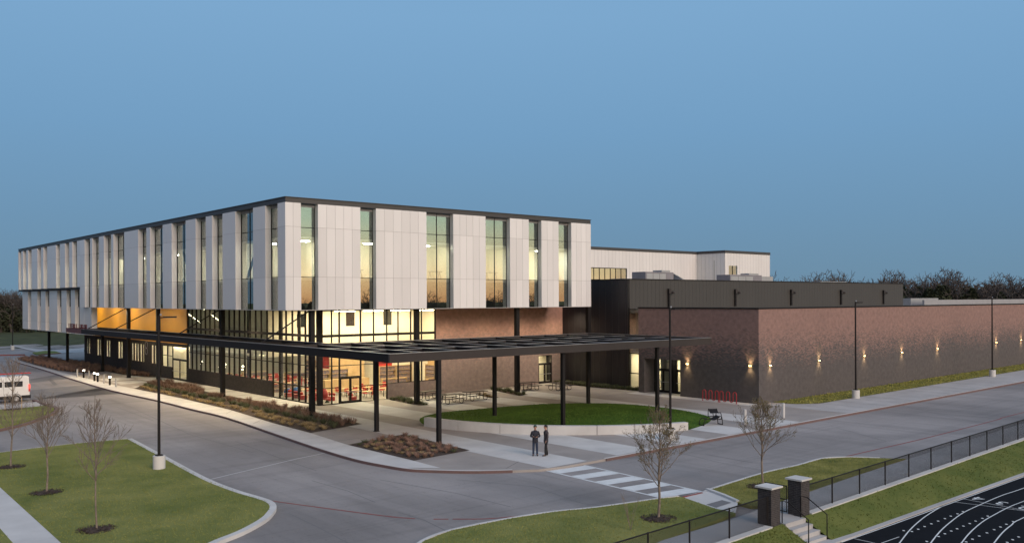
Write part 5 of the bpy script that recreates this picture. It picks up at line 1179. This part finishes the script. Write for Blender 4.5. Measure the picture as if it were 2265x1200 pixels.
# ------------------------------------------------------------------ people
def skin_body(name, verts, edges, radii, rootv, m, parent, sub_=2):
    me = bpy.data.meshes.new(name); me.from_pydata(verts, edges, []); o = bpy.data.objects.new(name, me); COL.objects.link(o)
    md = o.modifiers.new('skin', 'SKIN'); md.use_smooth_shade = True
    sv = me.skin_vertices[0].data
    for i, r in enumerate(radii): sv[i].radius = r if isinstance(r, tuple) else (r, r); sv[i].use_root = (i == rootv)
    ss = o.modifiers.new('sub', 'SUBSURF'); ss.levels = sub_; ss.render_levels = sub_
    dg = bpy.context.evaluated_depsgraph_get(); me2 = bpy.data.meshes.new_from_object(o.evaluated_get(dg)); bpy.data.objects.remove(o)
    me2.name = name; me2.materials.clear(); me2.materials.append(MATS[m]); me2.polygons.foreach_set('use_smooth', [True] * len(me2.polygons))
    return link(name, me2, parent)
def person(loc, rz, lab, top, legs, pose, head, stride=0.0):
    """figure facing -Y, 1.78 m tall; pose gives elbow and wrist of each arm"""
    r = root('person', lab, 'person', loc, None, rz)
    A = pose
    V = [(0, 0, .96), (0, .005, 1.16), (0, .0, 1.38), (0, -.005, 1.47), (0, -.015, 1.53), (0, -.035 + head[0], 1.60), (0, -.03 + head[0], 1.68), (0, -.025 + head[0], 1.76)]; E = [(0, 1), (1, 2), (2, 3), (3, 4), (4, 5), (5, 6), (6, 7)]
    R = [(.085, .07), (.095, .075), (.105, .08), (.06, .06), (.052, .056), (.066, .085), (.080, .098), (.062, .078)]
    for s_, (el, wr) in ((-1, A[0]), (1, A[1])):
        n = len(V); V += [(s_ * .165, 0, 1.38), el, wr]; E += [(2, n), (n, n + 1), (n + 1, n + 2)]; R += [.040, .038, .030]
    for s_ in (-1, 1):
        n = len(V); V += [(s_ * .085, 0, .86), (s_ * .10, -.015 - s_ * stride * .5, .50), (s_ * .12, .02 - s_ * stride, .09), (s_ * .13, -.12 - s_ * stride, .035)]; E += [(0, n), (n, n + 1), (n + 1, n + 2), (n + 2, n + 3)]; R += [.055, .045, .035, (.04, .03)]
    body_ = skin_body('body', V, E, R, 0, 'skin', r)
    # jacket: torso and sleeves
    V = [(0, 0, .76), (0, 0, .82), (0, .005, 1.02), (0, .005, 1.22), (0, 0, 1.35), (0, -.002, 1.45), (0, -.008, 1.535)]; E = [(i, i + 1) for i in range(6)]
    R = [(.185, .14), (.188, .142), (.178, .135), (.180, .137), (.180, .132), (.125, .105), (.075, .080)]
    for s_, (el, wr) in ((-1, A[0]), (1, A[1])):
        n = len(V); w2 = Vector(el).lerp(Vector(wr), .93); V += [(s_ * .185, 0, 1.385), el, tuple(w2)]; E += [(4, n), (n, n + 1), (n + 1, n + 2)]; R += [.078, .062, .050]
    skin_body('jacket', V, E, R, 0, top, r)
    V = [(0, 0, .94)]; E = []; R = [(.12, .10)]
    for s_ in (-1, 1):
        n = len(V); V += [(s_ * .085, 0, .80), (s_ * .10, -.015 - s_ * stride * .5, .50), (s_ * .115, .02 - s_ * stride, .03)]; E += [(0, n), (n, n + 1), (n + 1, n + 2)]; R += [.092, .074, .062]
    skin_body('trousers', V, E, R, 0, legs, r)
    for s_ in (-1, 1): skin_body('shoe', [(s_ * .12, .05 - s_ * stride, .045), (s_ * .125, -.06 - s_ * stride, .045), (s_ * .135, -.19 - s_ * stride, .035)], [(0, 1), (1, 2)], [(.05, .045), (.05, .045), (.042, .033)], 0, 'hair', r, 1)
    # hands
    for s_, (el, wr) in ((-1, A[0]), (1, A[1])):
        w_ = Vector(wr); d = (w_ - Vector(el)).normalized(); side = Vector((1, 0, 0)) if abs(d.x) < .8 else Vector((0, 1, 0)); up_ = d.cross(side).normalized(); side = up_.cross(d).normalized()
        V = [tuple(w_), tuple(w_ + d * .045), tuple(w_ + d * .085)]; E = [(0, 1), (1, 2)]; R = [(.026, .022), (.036, .02), (.034, .018)]
        skin_body('hand', V, E, R, 0, 'skin', r, 1)
        for k, ln in enumerate((.062, .075, .080, .068)):
            b = w_ + d * .085 + side * (-.027 + .018 * k); skin_body('finger', [tuple(b - d * .01), tuple(b + d * ln * .5 - up_ * .006), tuple(b + d * ln * .8 - up_ * .03)], [(0, 1), (1, 2)], [.009, .009, .0075], 0, 'skin', r, 1)
        b = w_ + d * .03 - side * .03 * s_; skin_body('finger', [tuple(b), tuple(b - side * s_ * .03 + d * .03 - up_ * .01), tuple(b - side * s_ * .03 + d * .06 - up_ * .025)], [(0, 1), (1, 2)], [.012, .010, .008], 0, 'skin', r, 1)
    hy = -.03 + head[0]
    link('nose', MB().tube([(0, hy - .085, 1.685), (0, hy - .108, 1.655), (0, hy - .085, 1.645)], [.008, .014, .010], 6).mesh('nose', 'skin', True), r)
    for s_ in (-1, 1):
        link('eye', MB().ball(s_ * .032, hy - .082, 1.69, .011, 6, 4).mesh('eye', 'hair', True), r); link('ear', MB().ball(s_ * .082, hy, 1.675, .022, 6, 4, 1.5).mesh('ear', 'skin', True), r)
    link('mouth', MB().box(-.025, .025, hy - .088, hy - .078, 1.617, 1.625).mesh('mouth', 'red_plastic'), r)
    hm = MB().ball(0, hy + .010, 1.725, .104, 14, 8, .95)
    hm.v = [(x, y, max(z, 1.665 + (.06 if y < hy - .03 else 0) - (.05 if y > hy + .05 else 0))) for x, y, z in hm.v]
    link('cap' if head[1] == 'cap_green' else 'hair', hm.mesh('hair', head[1], True), r)
    return r
vd = math.atan2(-1, -.9)                           # towards the camera
q = G(1184, 1007); person(q, math.radians(-42), 'person in navy jacket, jeans and green cap looking down at a small device', 'jacket_navy', 'jeans', (((-.27, .02, 1.13), (-.10, -.26, 1.16)), ((.27, .02, 1.13), (.09, -.27, 1.14))), (-.035, 'cap_green'))
p1 = q
ph = root('phone', 'small dark device held by the person in the green cap', 'phone', q, None, math.radians(-42)); link('case', MB().box(-.045, .045, -.40, -.375, 1.13, 1.21).mesh('case', 'hair'), ph); link('screen', MB().box(-.04, .04, -.374, -.372, 1.135, 1.205).mesh('screen', 'van_glass'), ph)
q = G(1208, 1007); person(q, math.radians(-115), 'person in dark grey jacket and black trousers with short dark hair, facing the other', 'jacket_grey', 'trouser_black', (((-.24, .03, 1.12), (-.20, -.05, .90)), ((.24, .03, 1.12), (.20, -.06, .90))), (0, 'hair'), .10)

# ================================================================== PLANTING
def tuft(seed, n, h, spread, wd=.012, droop=.4):
    r = random.Random(seed); m = MB()
    for _ in range(n):
        a = r.uniform(0, 2 * PI); l = h * r.uniform(.55, 1.1); o = spread * r.random() ** .6; bx_, by_ = .08 * math.cos(a), .08 * math.sin(a)
        tx, ty = math.cos(a) * o, math.sin(a) * o; px_, py_ = -math.sin(a) * wd, math.cos(a) * wd
        mx_, my_ = bx_ + tx * .45, by_ + ty * .45
        m.quad((bx_ - px_, by_ - py_, -.02), (bx_ + px_, by_ + py_, -.02), (mx_ + px_ * .8, my_ + py_ * .8, l * .65), (mx_ - px_ * .8, my_ - py_ * .8, l * .65))
        m.tri((mx_ - px_ * .8, my_ - py_ * .8, l * .65), (mx_ + px_ * .8, my_ + py_ * .8, l * .65), (bx_ + tx, by_ + ty, l * (1 - droop * o / spread * .5)))
    return m
TB = [tuft(100 + i, 110, .52, .42, .008).mesh('ornamental_grass', 'reed_brown') for i in range(3)]
TG = [tuft(110 + i, 100, .40, .44, .010).mesh('ornamental_grass', 'reed_green') for i in range(3)]
TT = [tuft(120 + i, 80, .28, .36, .010, .9).mesh('ornamental_grass', 'reed_tan') for i in range(3)]
bedA = PP([(297, 859), (330, 845), (360, 843), (425, 853), (457, 866), (430, 871), (512, 876), (470, 883), (577, 887), (540, 893), (600, 893), (690, 909), (801, 937), (687, 957), (600, 934), (510, 906), (400, 880)])
bedB = PP([(769, 983), (892, 960), (1039, 995), (915, 1018)])
bedC = PP([(39, 795), (55, 792), (92, 789), (147, 799), (219, 817.5), (233, 821), (198, 824), (164, 823), (128, 819), (73, 805)])
bedD = [(35.1, 113.5), (37.2, 107.6), (37.2, 140.8), (36.4, 150), (35.1, 140)]
bedE = PP([(857, 883), (895, 879), (950, 895.5), (926, 896.6)]); bedF = PP([(1080, 861), (1110, 859), (1169, 872), (1149, 875)]); bedG = PP([(1055, 873), (1075, 871), (1106, 879), (1085, 880)])
bedH = [(65.0, 57.3), (66.3, 57.3), (66.3, 69.4), (64.7, 69.4), (64.4, 63)]
def bed(name, poly): return sheet('planting_bed', poly, .016, 'mulch')
for i, b in enumerate((bedA, bedB, bedC, bedD, bedE, bedF, bedG, bedH)): bed('bed', b)
def edge_dist(p, poly):
    d = 9e9
    for i in range(len(poly)):
        a, b = Vector(poly[i]), Vector(poly[(i + 1) % len(poly)]); ab = b - a; t = max(0, min(1, (Vector(p) - a).dot(ab) / max(ab.length_squared, 1e-9))); d = min(d, (a + ab * t - Vector(p)).length)
    return d
def scatter(poly, step, seed, fn, jit=.35, edge=.22):
    r = random.Random(seed); xs = [p[0] for p in poly]; ys = [p[1] for p in poly]; y = min(ys)
    while y < max(ys):
        x = min(xs)
        while x < max(xs):
            p = (x + r.uniform(-jit, jit) * step, y + r.uniform(-jit, jit) * step)
            if inside(p, poly) and edge_dist(p, poly) > edge: fn(p, r)
            x += step
        y += step
def side_near(p): return p[0] - 31.4                # distance from the kerb side
def plantA(p, r):
    d = side_near(p); M_, lab = (TT, 'tan low grass tuft along the kerb edge of the long bed') if d < .45 else ((TG, 'grey-green grass clump in the long bed before the glass hall') if d < 1.35 else (TB, 'rust-brown grass clump in the long bed before the glass hall'))
    o = link('ornamental_grass', r.choice(M_), None, (p[0], p[1], gz(p[0]) + .016), r.uniform(0, 6.28)); s_ = r.uniform(1.05, 1.55); o.scale = (s_, s_, s_ * .8); tag(o, lab, 'grass clump', 'ornamental grasses in the long bed')
def plantB(p, r):
    d = r.random(); M_, lab = (TT, 'tan low grass tuft in the mulched bed under the canopy corner') if d < .25 else ((TG, 'grey-green clump in the mulched bed under the canopy corner') if d < .4 else (TB, 'rust-brown clump in the mulched bed under the canopy corner'))
    o = link('ornamental_grass', r.choice(M_), None, (p[0], p[1], gz(p[0]) + .016), r.uniform(0, 6.28)); s_ = r.uniform(.7, 1.05); o.scale = (s_, s_, s_ * .65); tag(o, lab, 'grass clump', 'ornamental grasses in the mulched bed')
scatter(bedA, .90, 5, plantA); scatter(bedB, .56, 6, plantB)
def merged(poly, step, seed, srcs, lab, scale=(.7, 1.1)):
    m = MB(); 
    def fn(p, r):
        me = r.choice(srcs); n = len(m.v); s_ = r.uniform(*scale); a = r.uniform(0, 6.28); c, s = math.cos(a) * s_, math.sin(a) * s_; z0 = gz(p[0]) + .016
        m.v.extend([(p[0] + v.co.x * c - v.co.y * s, p[1] + v.co.x * s + v.co.y * c, z0 + v.co.z * s_) for v in me.vertices]); m.f.extend([tuple(n + i for i in f.vertices) for f in me.polygons])
    scatter(poly, step, seed, fn, .45, .12); return m
merged_specs = ((bedC, .8, 7, TB, 'reed_brown'), (bedD, .7, 8, TB, 'reed_brown'), (bedE, .5, 9, TG, 'reed_green'), (bedF, .5, 10, TG, 'reed_green'), (bedG, .5, 12, TT, 'reed_tan'), (bedH, .38, 13, TG, 'reed_green'))
for poly, stp, sd, src, mt in merged_specs: o = merged(poly, stp, sd, src, '', (.6, 1.0) if mt != 'reed_brown' else (.8, 1.25)).build('ground_cover', mt); stuff(o); tag(o, 'mass of %s in a planting bed' % ('dry brown grass' if mt == 'reed_brown' else ('tan grass' if mt == 'reed_tan' else 'low green leafy plants')), 'plants')

# ------------------------------------------------------------------ trees
def young_tree(seed, h, th, wd, nb=20, leaves=0, lr=.03, trunk_r=.055, twig=.0052):
    r = random.Random(seed); tr = MB(); cr = MB(); lv = MB()
    lean = Vector((r.uniform(-.03, .03), r.uniform(-.03, .03), 1))
    pts = [Vector((0, 0, -.1)) + lean * 0]; k = 8
    axis = [Vector((lean.x * z + .02 * math.sin(z * 3 + seed), lean.y * z + .02 * math.cos(z * 2.3 + seed), z)) for z in [th * i / 4 for i in range(5)] + [th + (h - th) * i / 7 for i in range(1, 8)]]
    tr.tube([axis[0] - Vector((0, 0, .1))] + axis[:6], [trunk_r * 1.3, trunk_r * 1.1] + [trunk_r * (1 - .05 * i) for i in range(1, 6)], 8)
    cr.tube(axis[4:], [trunk_r * .75 * (1 - i / 8.2) + .006 for i in range(len(axis) - 4)], 6)
    def branch(p, d, ln, rad, lvl):
        n = 5; q = [p]; dd = d.copy()
        for i in range(n):
            dd = (dd + Vector((r.uniform(-1, 1), r.uniform(-1, 1), r.uniform(-.5, 1.0))) * .13 + Vector((0, 0, .05))).normalized(); q.append(q[-1] + dd * ln / n)
        cr.tube(q, [rad * (1 - .75 * i / n) + .002 for i in range(n + 1)], 5 if lvl == 0 else (4 if lvl == 1 else 3), False)
        if leaves and lvl >= 1:
            for _ in range(leaves):
                b = q[r.randrange(1, n + 1)] + Vector((r.uniform(-1, 1), r.uniform(-1, 1), r.uniform(-1, 1))) * .05
                u = Vector((r.uniform(-1, 1), r.uniform(-1, 1), r.uniform(-1, 1))).normalized() * lr; v = u.cross(Vector((r.uniform(-1, 1), r.uniform(-1, 1), r.uniform(-1, 1)))).normalized() * lr * .6
                lv.quad(tuple(b - u), tuple(b - v), tuple(b + u), tuple(b + v))
        if lvl < 2:
            m_ = r.randint(5, 7) if lvl == 0 else r.randint(3, 4)
            for j in range(m_):
                t = r.uniform(.25, 1); i = min(n - 1, int(t * n)); b = q[i].lerp(q[i + 1], t * n - i); a = (q[i + 1] - q[i]).normalized(); s_ = a.cross(Vector((r.uniform(-1, 1), r.uniform(-1, 1), r.uniform(-1, 1)))).normalized()
                branch(b, (a + s_ * r.uniform(.5, .95) + Vector((0, 0, .15))).normalized(), ln * r.uniform(.35, .6) * (1.15 - .5 * t), max(twig, rad * .5), lvl + 1)
    for i in range(nb):
        t = (i + r.random()) / nb; z = th * .92 + (h - th) * .86 * t; j = max(0, min(len(axis) - 2, next((k_ for k_ in range(len(axis) - 1) if axis[k_ + 1].z >= z), len(axis) - 2)))
        f = (z - axis[j].z) / max(.01, axis[j + 1].z - axis[j].z); p = axis[j].lerp(axis[j + 1], f); a = i * 2.4 + r.uniform(-.4, .4)
        ln = (wd / 2) * (1.25 - .85 * t) * r.uniform(.85, 1.2) * 1.15; el = r.uniform(.6, .95) + .3 * t
        branch(p, Vector((math.cos(a) * math.cos(el), math.sin(a) * math.cos(el), math.sin(el))), ln * 1.25, .013 * (1 - .5 * t) + .005, 0)
    return tr, cr, lv
def place_tree(px, py, lab, args, grp, name='bare_tree', mulch=.62, dz=.02, world=None):
    q = world if world is not None else G(px, py, dz); t = root(name, lab, 'tree', q, grp, random.Random(int(px)).uniform(0, 6)); tr, cr, lv = young_tree(**args)
    link('trunk', tr.mesh('trunk', 'bark', True), t); c = link('crown', cr.mesh('crown', 'bark', True), t)
    if lv.f: stuff(link('leaves', lv.mesh('leaves', 'leaf_dry'), c))
    if mulch:
        m = MB(); n = 30; r = random.Random(int(px)); rim = [(math.cos(2 * PI * k / n) * mulch * r.uniform(.65, 1.15), math.sin(2 * PI * k / n) * mulch * r.uniform(.65, 1.15)) for k in range(n)]
        for k in range(n): a, b = rim[k], rim[(k + 1) % n]; m.tri((0, 0, .07), (a[0], a[1], .012), (b[0], b[1], .012))
        for _ in range(260):
            a = r.uniform(0, 6.28); d = mulch * 1.25 * math.sqrt(r.random()); p = Vector((math.cos(a) * d, math.sin(a) * d, .03 + .05 * max(0, 1 - d / mulch))); u = Vector((r.uniform(-1, 1), r.uniform(-1, 1), r.uniform(-.1, .6))).normalized() * r.uniform(.03, .07); v = Vector((-u.y, u.x, r.uniform(-.01, .02))).normalized() * .018
            m.quad(tuple(p - u - v), tuple(p + u - v), tuple(p + u + v), tuple(p - u + v))
        link('mulch_ring', m.mesh('mulch_ring', 'mulch'), t)
    return t
gL = 'young bare trees on the left lawn'; gR = 'young trees beside the sports fence'
place_tree(213, 1170, 'slender bare tree on the left lawn, the tallest of its row', dict(seed=3, h=5.5, th=2.0, wd=1.9, nb=22, trunk_r=.04), gL)
place_tree(104, 1088, 'bare tree in the middle of the row on the left lawn', dict(seed=5, h=4.7, th=1.7, wd=2.3, nb=24, trunk_r=.05), gL)
place_tree(24, 1032, 'bare tree on the left lawn, nearest the driveway kerb', dict(seed=8, h=4.4, th=1.7, wd=1.7, nb=18, trunk_r=.05), gL)
place_tree(28, 905, 'bare staked tree on the small lawn island by the van', dict(seed=11, h=4.6, th=1.5, wd=2.2, nb=20, trunk_r=.06), 'tree of the lawn island')
for px in (11, 48):
    q = G(px, 906); tag(MB().cyl(q.x, q.y, q.z - .1, q.z + 1.1, .025, 6).build('tree_stake', 'wood'), 'thin wooden stake beside the staked tree on the island', 'stake', 'stakes of the island tree')
place_tree(1457, 1146, 'young tree with sparse dry leaves on the lawn before the crossing', dict(seed=21, h=4.6, th=1.35, wd=2.1, nb=26, leaves=3, lr=.03, trunk_r=.06), gR, 'young_tree')
place_tree(1687, 1076, 'young tree with sparse dry leaves behind the gate piers', dict(seed=26, h=4.1, th=1.35, wd=2.2, nb=24, leaves=3, lr=.03, trunk_r=.055), gR, 'young_tree')
q = G(1395, 1172); sp = root('sapling', 'thin leafless multi-stemmed sapling on the lawn before the crossing', 'sapling', q); r = random.Random(4)
for k in range(8):
    a = r.uniform(0, 6.28); l = r.uniform(1.0, 1.75); m = MB(); b = Vector((0, 0, 0)); d = Vector((math.cos(a) * .25, math.sin(a) * .25, 1)).normalized()
    m.tube([b, b + d * l * .5, b + d * l + Vector((r.uniform(-.1, .1), r.uniform(-.1, .1), 0))], [.010, .007, .003], 4)
    for j in range(4): t = r.uniform(.35, .9); s_ = b + d * l * t; e2 = Vector((r.uniform(-1, 1), r.uniform(-1, 1), 1.2)).normalized(); m.tube([s_, s_ + e2 * r.uniform(.15, .35)], [.005, .002], 3)
    m.build('stem', 'bark', sp) if False else link('stem', m.mesh('stem', 'bark'), sp)

# ---- far trees: bare crowns and dark cedars beyond the school
def big_tree(seed, h, spread, levels=6, twig=.034):
    r = random.Random(seed); tr = MB(); cr = MB()
    def grow(p, d, ln, rad, lvl, mb):
        n = 3; q = [p]; dd = d.copy()
        for i in range(n): dd = (dd + Vector((r.uniform(-1, 1), r.uniform(-1, 1), r.uniform(-.6, .8))) * .22).normalized(); q.append(q[-1] + dd * ln / n)
        e = max(twig * .6, rad * .68); mb.tube(q, [rad + (e - rad) * i / n for i in range(n + 1)], 6 if lvl == 0 else 3, False)
        if lvl >= levels: return
        k = 4 if lvl == 0 else (3 if lvl < 4 else r.choice((2, 3, 3)))
        for j in range(k):
            a = 2 * PI * (j + r.random() * .7) / k; s1 = dd.orthogonal().normalized(); s2 = dd.cross(s1); sp_ = spread * r.uniform(.6, 1.15)
            nd = (dd + (s1 * math.cos(a) + s2 * math.sin(a)) * sp_ + Vector((0, 0, .12))).normalized(); b = q[-1] if j < 2 else q[-2]
            grow(b, nd, ln * r.uniform(.62, .86), max(twig, e * .72), lvl + 1, cr)
    grow(Vector((0, 0, -.3)), Vector((0, 0, 1)), h * .24, h * .026, 0, tr)
    # bring the crown to the height asked for
    zmax = max(v[2] for v in cr.v); k = h / zmax
    for mb in (tr, cr): mb.v = [(x * k, y * k, z * k) for x, y, z in mb.v]
    return tr.mesh('trunk', 'bark_dark'), cr.mesh('crown', 'bark_dark')
BT = [big_tree(40 + i, 12.0, (.85, 1.1, .95, 1.25)[i], 6) for i in range(4)]
def cedar_mesh(seed, h, wd):
    r = random.Random(seed); m = MB()
    for _ in range(1500):
        t = r.random() ** .8; z = h * (.04 + .96 * t); rad = wd / 2 * (1 - t) ** .65 * (.55 + .45 * r.random()) * (1 + .25 * math.sin(7 * t + seed)); a = r.uniform(0, 6.28)
        p = Vector((math.cos(a) * rad, math.sin(a) * rad, z)); u = Vector((r.uniform(-1, 1), r.uniform(-1, 1), r.uniform(-.4, 1))).normalized() * r.uniform(.18, .4); v = u.cross(Vector((r.uniform(-1, 1), r.uniform(-1, 1), r.uniform(-1, 1)))).normalized() * r.uniform(.1, .22)
        m.quad(tuple(p - u), tuple(p - v), tuple(p + u), tuple(p + v))
    return m.mesh('crown', 'cedar')
CT_ = [cedar_mesh(60 + i, 6.5, 4.6) for i in range(3)]; ctr = MB().tube([(0, 0, -.3), (0, 0, 5.0)], [.18, .05], 6).mesh('trunk', 'bark_dark')
def far_tree(x, y, z, h, i, lab, grp):
    t = root('bare_tree', lab, 'tree', (x, y, z), grp, i * 1.7); a, b = BT[i % 4]; link('trunk', a, t); link('crown', b, t); s_ = h / 12.0; t.scale = (s_, s_, s_)
def far_cedar(x, y, z, h, i, lab, grp):
    t = root('cedar_tree', lab, 'tree', (x, y, z), grp, i * 2.1); link('trunk', ctr, t); link('crown', CT_[i % 3], t); s_ = h / 6.5; t.scale = (s_ * 1.15, s_ * 1.15, s_)
def dirpt(px, Z): d = ray(px, Y0); return d.x * Z, d.y * Z
gF = 'bare trees behind the brick wing'
r = random.Random(9)
for i, (px, top, Z) in enumerate(((1752, 612, 215), (1790, 614, 225), (1822, 616, 215), (1862, 608, 205), (1905, 613, 215), (1950, 616, 200), (1985, 601, 190), (2012, 597, 185), (2045, 605, 195), (2075, 600, 180), (2105, 594, 170), (2140, 597, 172), (2172, 608, 180), (2200, 606, 175), (2232, 610, 170), (2262, 612, 165), (2290, 606, 165), (2320, 606, 165), (2058, 612, 230), (2120, 608, 220), (2190, 616, 215), (2250, 618, 210), (1770, 622, 250), (1840, 622, 250), (1925, 622, 240))):
    x, y = dirpt(px, Z); h = CAMH + (662 - top) / FPX * Z + (1.2 if px < 1970 else 0); lab = 'tall bare tree standing beyond the brick wing roof' if px > 1970 else 'bare tree top showing over the metal hall roof'
    far_tree(x, y, 0, h, i, lab, gF if px > 1970 else 'bare trees behind the metal hall')
for i in range(46):
    px = 1960 + i * 7.6 + r.uniform(-4, 4); Z = r.uniform(165, 215); x, y = dirpt(px, Z); far_cedar(x, y, 0, CAMH + (655 - r.uniform(630, 650)) / FPX * Z, i, 'dark cedar in the thicket beyond the brick wing', 'cedars beyond the brick wing')
# left end: slope and wood beyond the drop-off
hs = [(20, 205), (70, 205), (95, 260), (95, 330), (-10, 330), (-10, 250)]
bm = bmesh.new(); rowsv = []
for j in range(9):
    y = 196 + j * 9; rowsv.append([bm.verts.new((x, y, gz(x) - .2 + max(0, min(1, (j - .5) / 5)) * .9 + .25 * noise.noise(Vector((x * .1, y * .1, 0))))) for x in range(-80, 131, 10)])
for j in range(8):
    for i in range(len(rowsv[0]) - 1): bm.faces.new((rowsv[j][i], rowsv[j][i + 1], rowsv[j + 1][i + 1], rowsv[j + 1][i]))
me = bpy.data.meshes.new('hillside'); bm.to_mesh(me); bm.free(); me.materials.append(MATS['rough_slope']); struct(link('hillside', me))
cs = sheet('cross_street', PP([(-60, 742), (0, 757), (80, 777), (120, 781), (186, 777), (186, 768), (110, 773), (60, 769)]), -.05, 'concrete')
kerb('kerb', PP([(92, 784), (135, 781)]), 'red_line', cs, .2, .10, -.1); kerb('kerb', PP([(0, 785), (55, 784)]), 'red_line', cs, .2, .10, -.1)
lawn('lawn', [(72, 779), (100, 775), (122, 776), (134, 780), (110, 783), (80, 783)], 'lawn', 'grass_blade', 0, 1)
for i, (px, Z, top) in enumerate(((-20, 250, 640), (2, 255, 645), (14, 262, 652), (27, 240, 622), (36, 245, 628), (46, 250, 640), (60, 255, 650), (-8, 270, 638), (20, 270, 648), (42, 275, 640))):
    x, y = dirpt(px, Z); far_tree(x, y, .5, CAMH - .5 + (664 - top) / FPX * Z, i + 1, 'bare tree in the wood beyond the left end of the school', 'bare trees beyond the drop-off')
for i in range(26):
    px = -25 + i * 9 + r.uniform(-3, 3); Z = r.uniform(236, 275); x, y = dirpt(px, Z); far_cedar(x, y, .4, CAMH - .4 + (668 - r.uniform(655, 690)) / FPX * Z, i, 'dark scrubby cedar in the wood beyond the left end of the school', 'cedars beyond the drop-off')
# trees behind the camera, seen as reflections in the front windows
for i in range(26):
    x = 10 + i * 9 + r.uniform(-4, 4); y = -75 - r.uniform(0, 55); far_tree(x, y, -1.7, r.uniform(11, 16), i, 'bare tree across the sports field, mirrored in the front windows', 'trees across the sports field')
for i in range(44):
    x = 5 + i * 5.6 + r.uniform(-3, 3); y = -80 - r.uniform(0, 40); far_cedar(x, y, -1.7, r.uniform(7, 10.5), i, 'dark cedar across the sports field, mirrored in the front windows', 'cedars across the sports field')
for i in range(16):
    y = 70 + i * 15 + r.uniform(-5, 5); x = -75 - r.uniform(0, 30); far_tree(x, y, -1.2, r.uniform(9, 13), i, 'bare tree across the drive, mirrored in the side windows', 'trees across the drive')
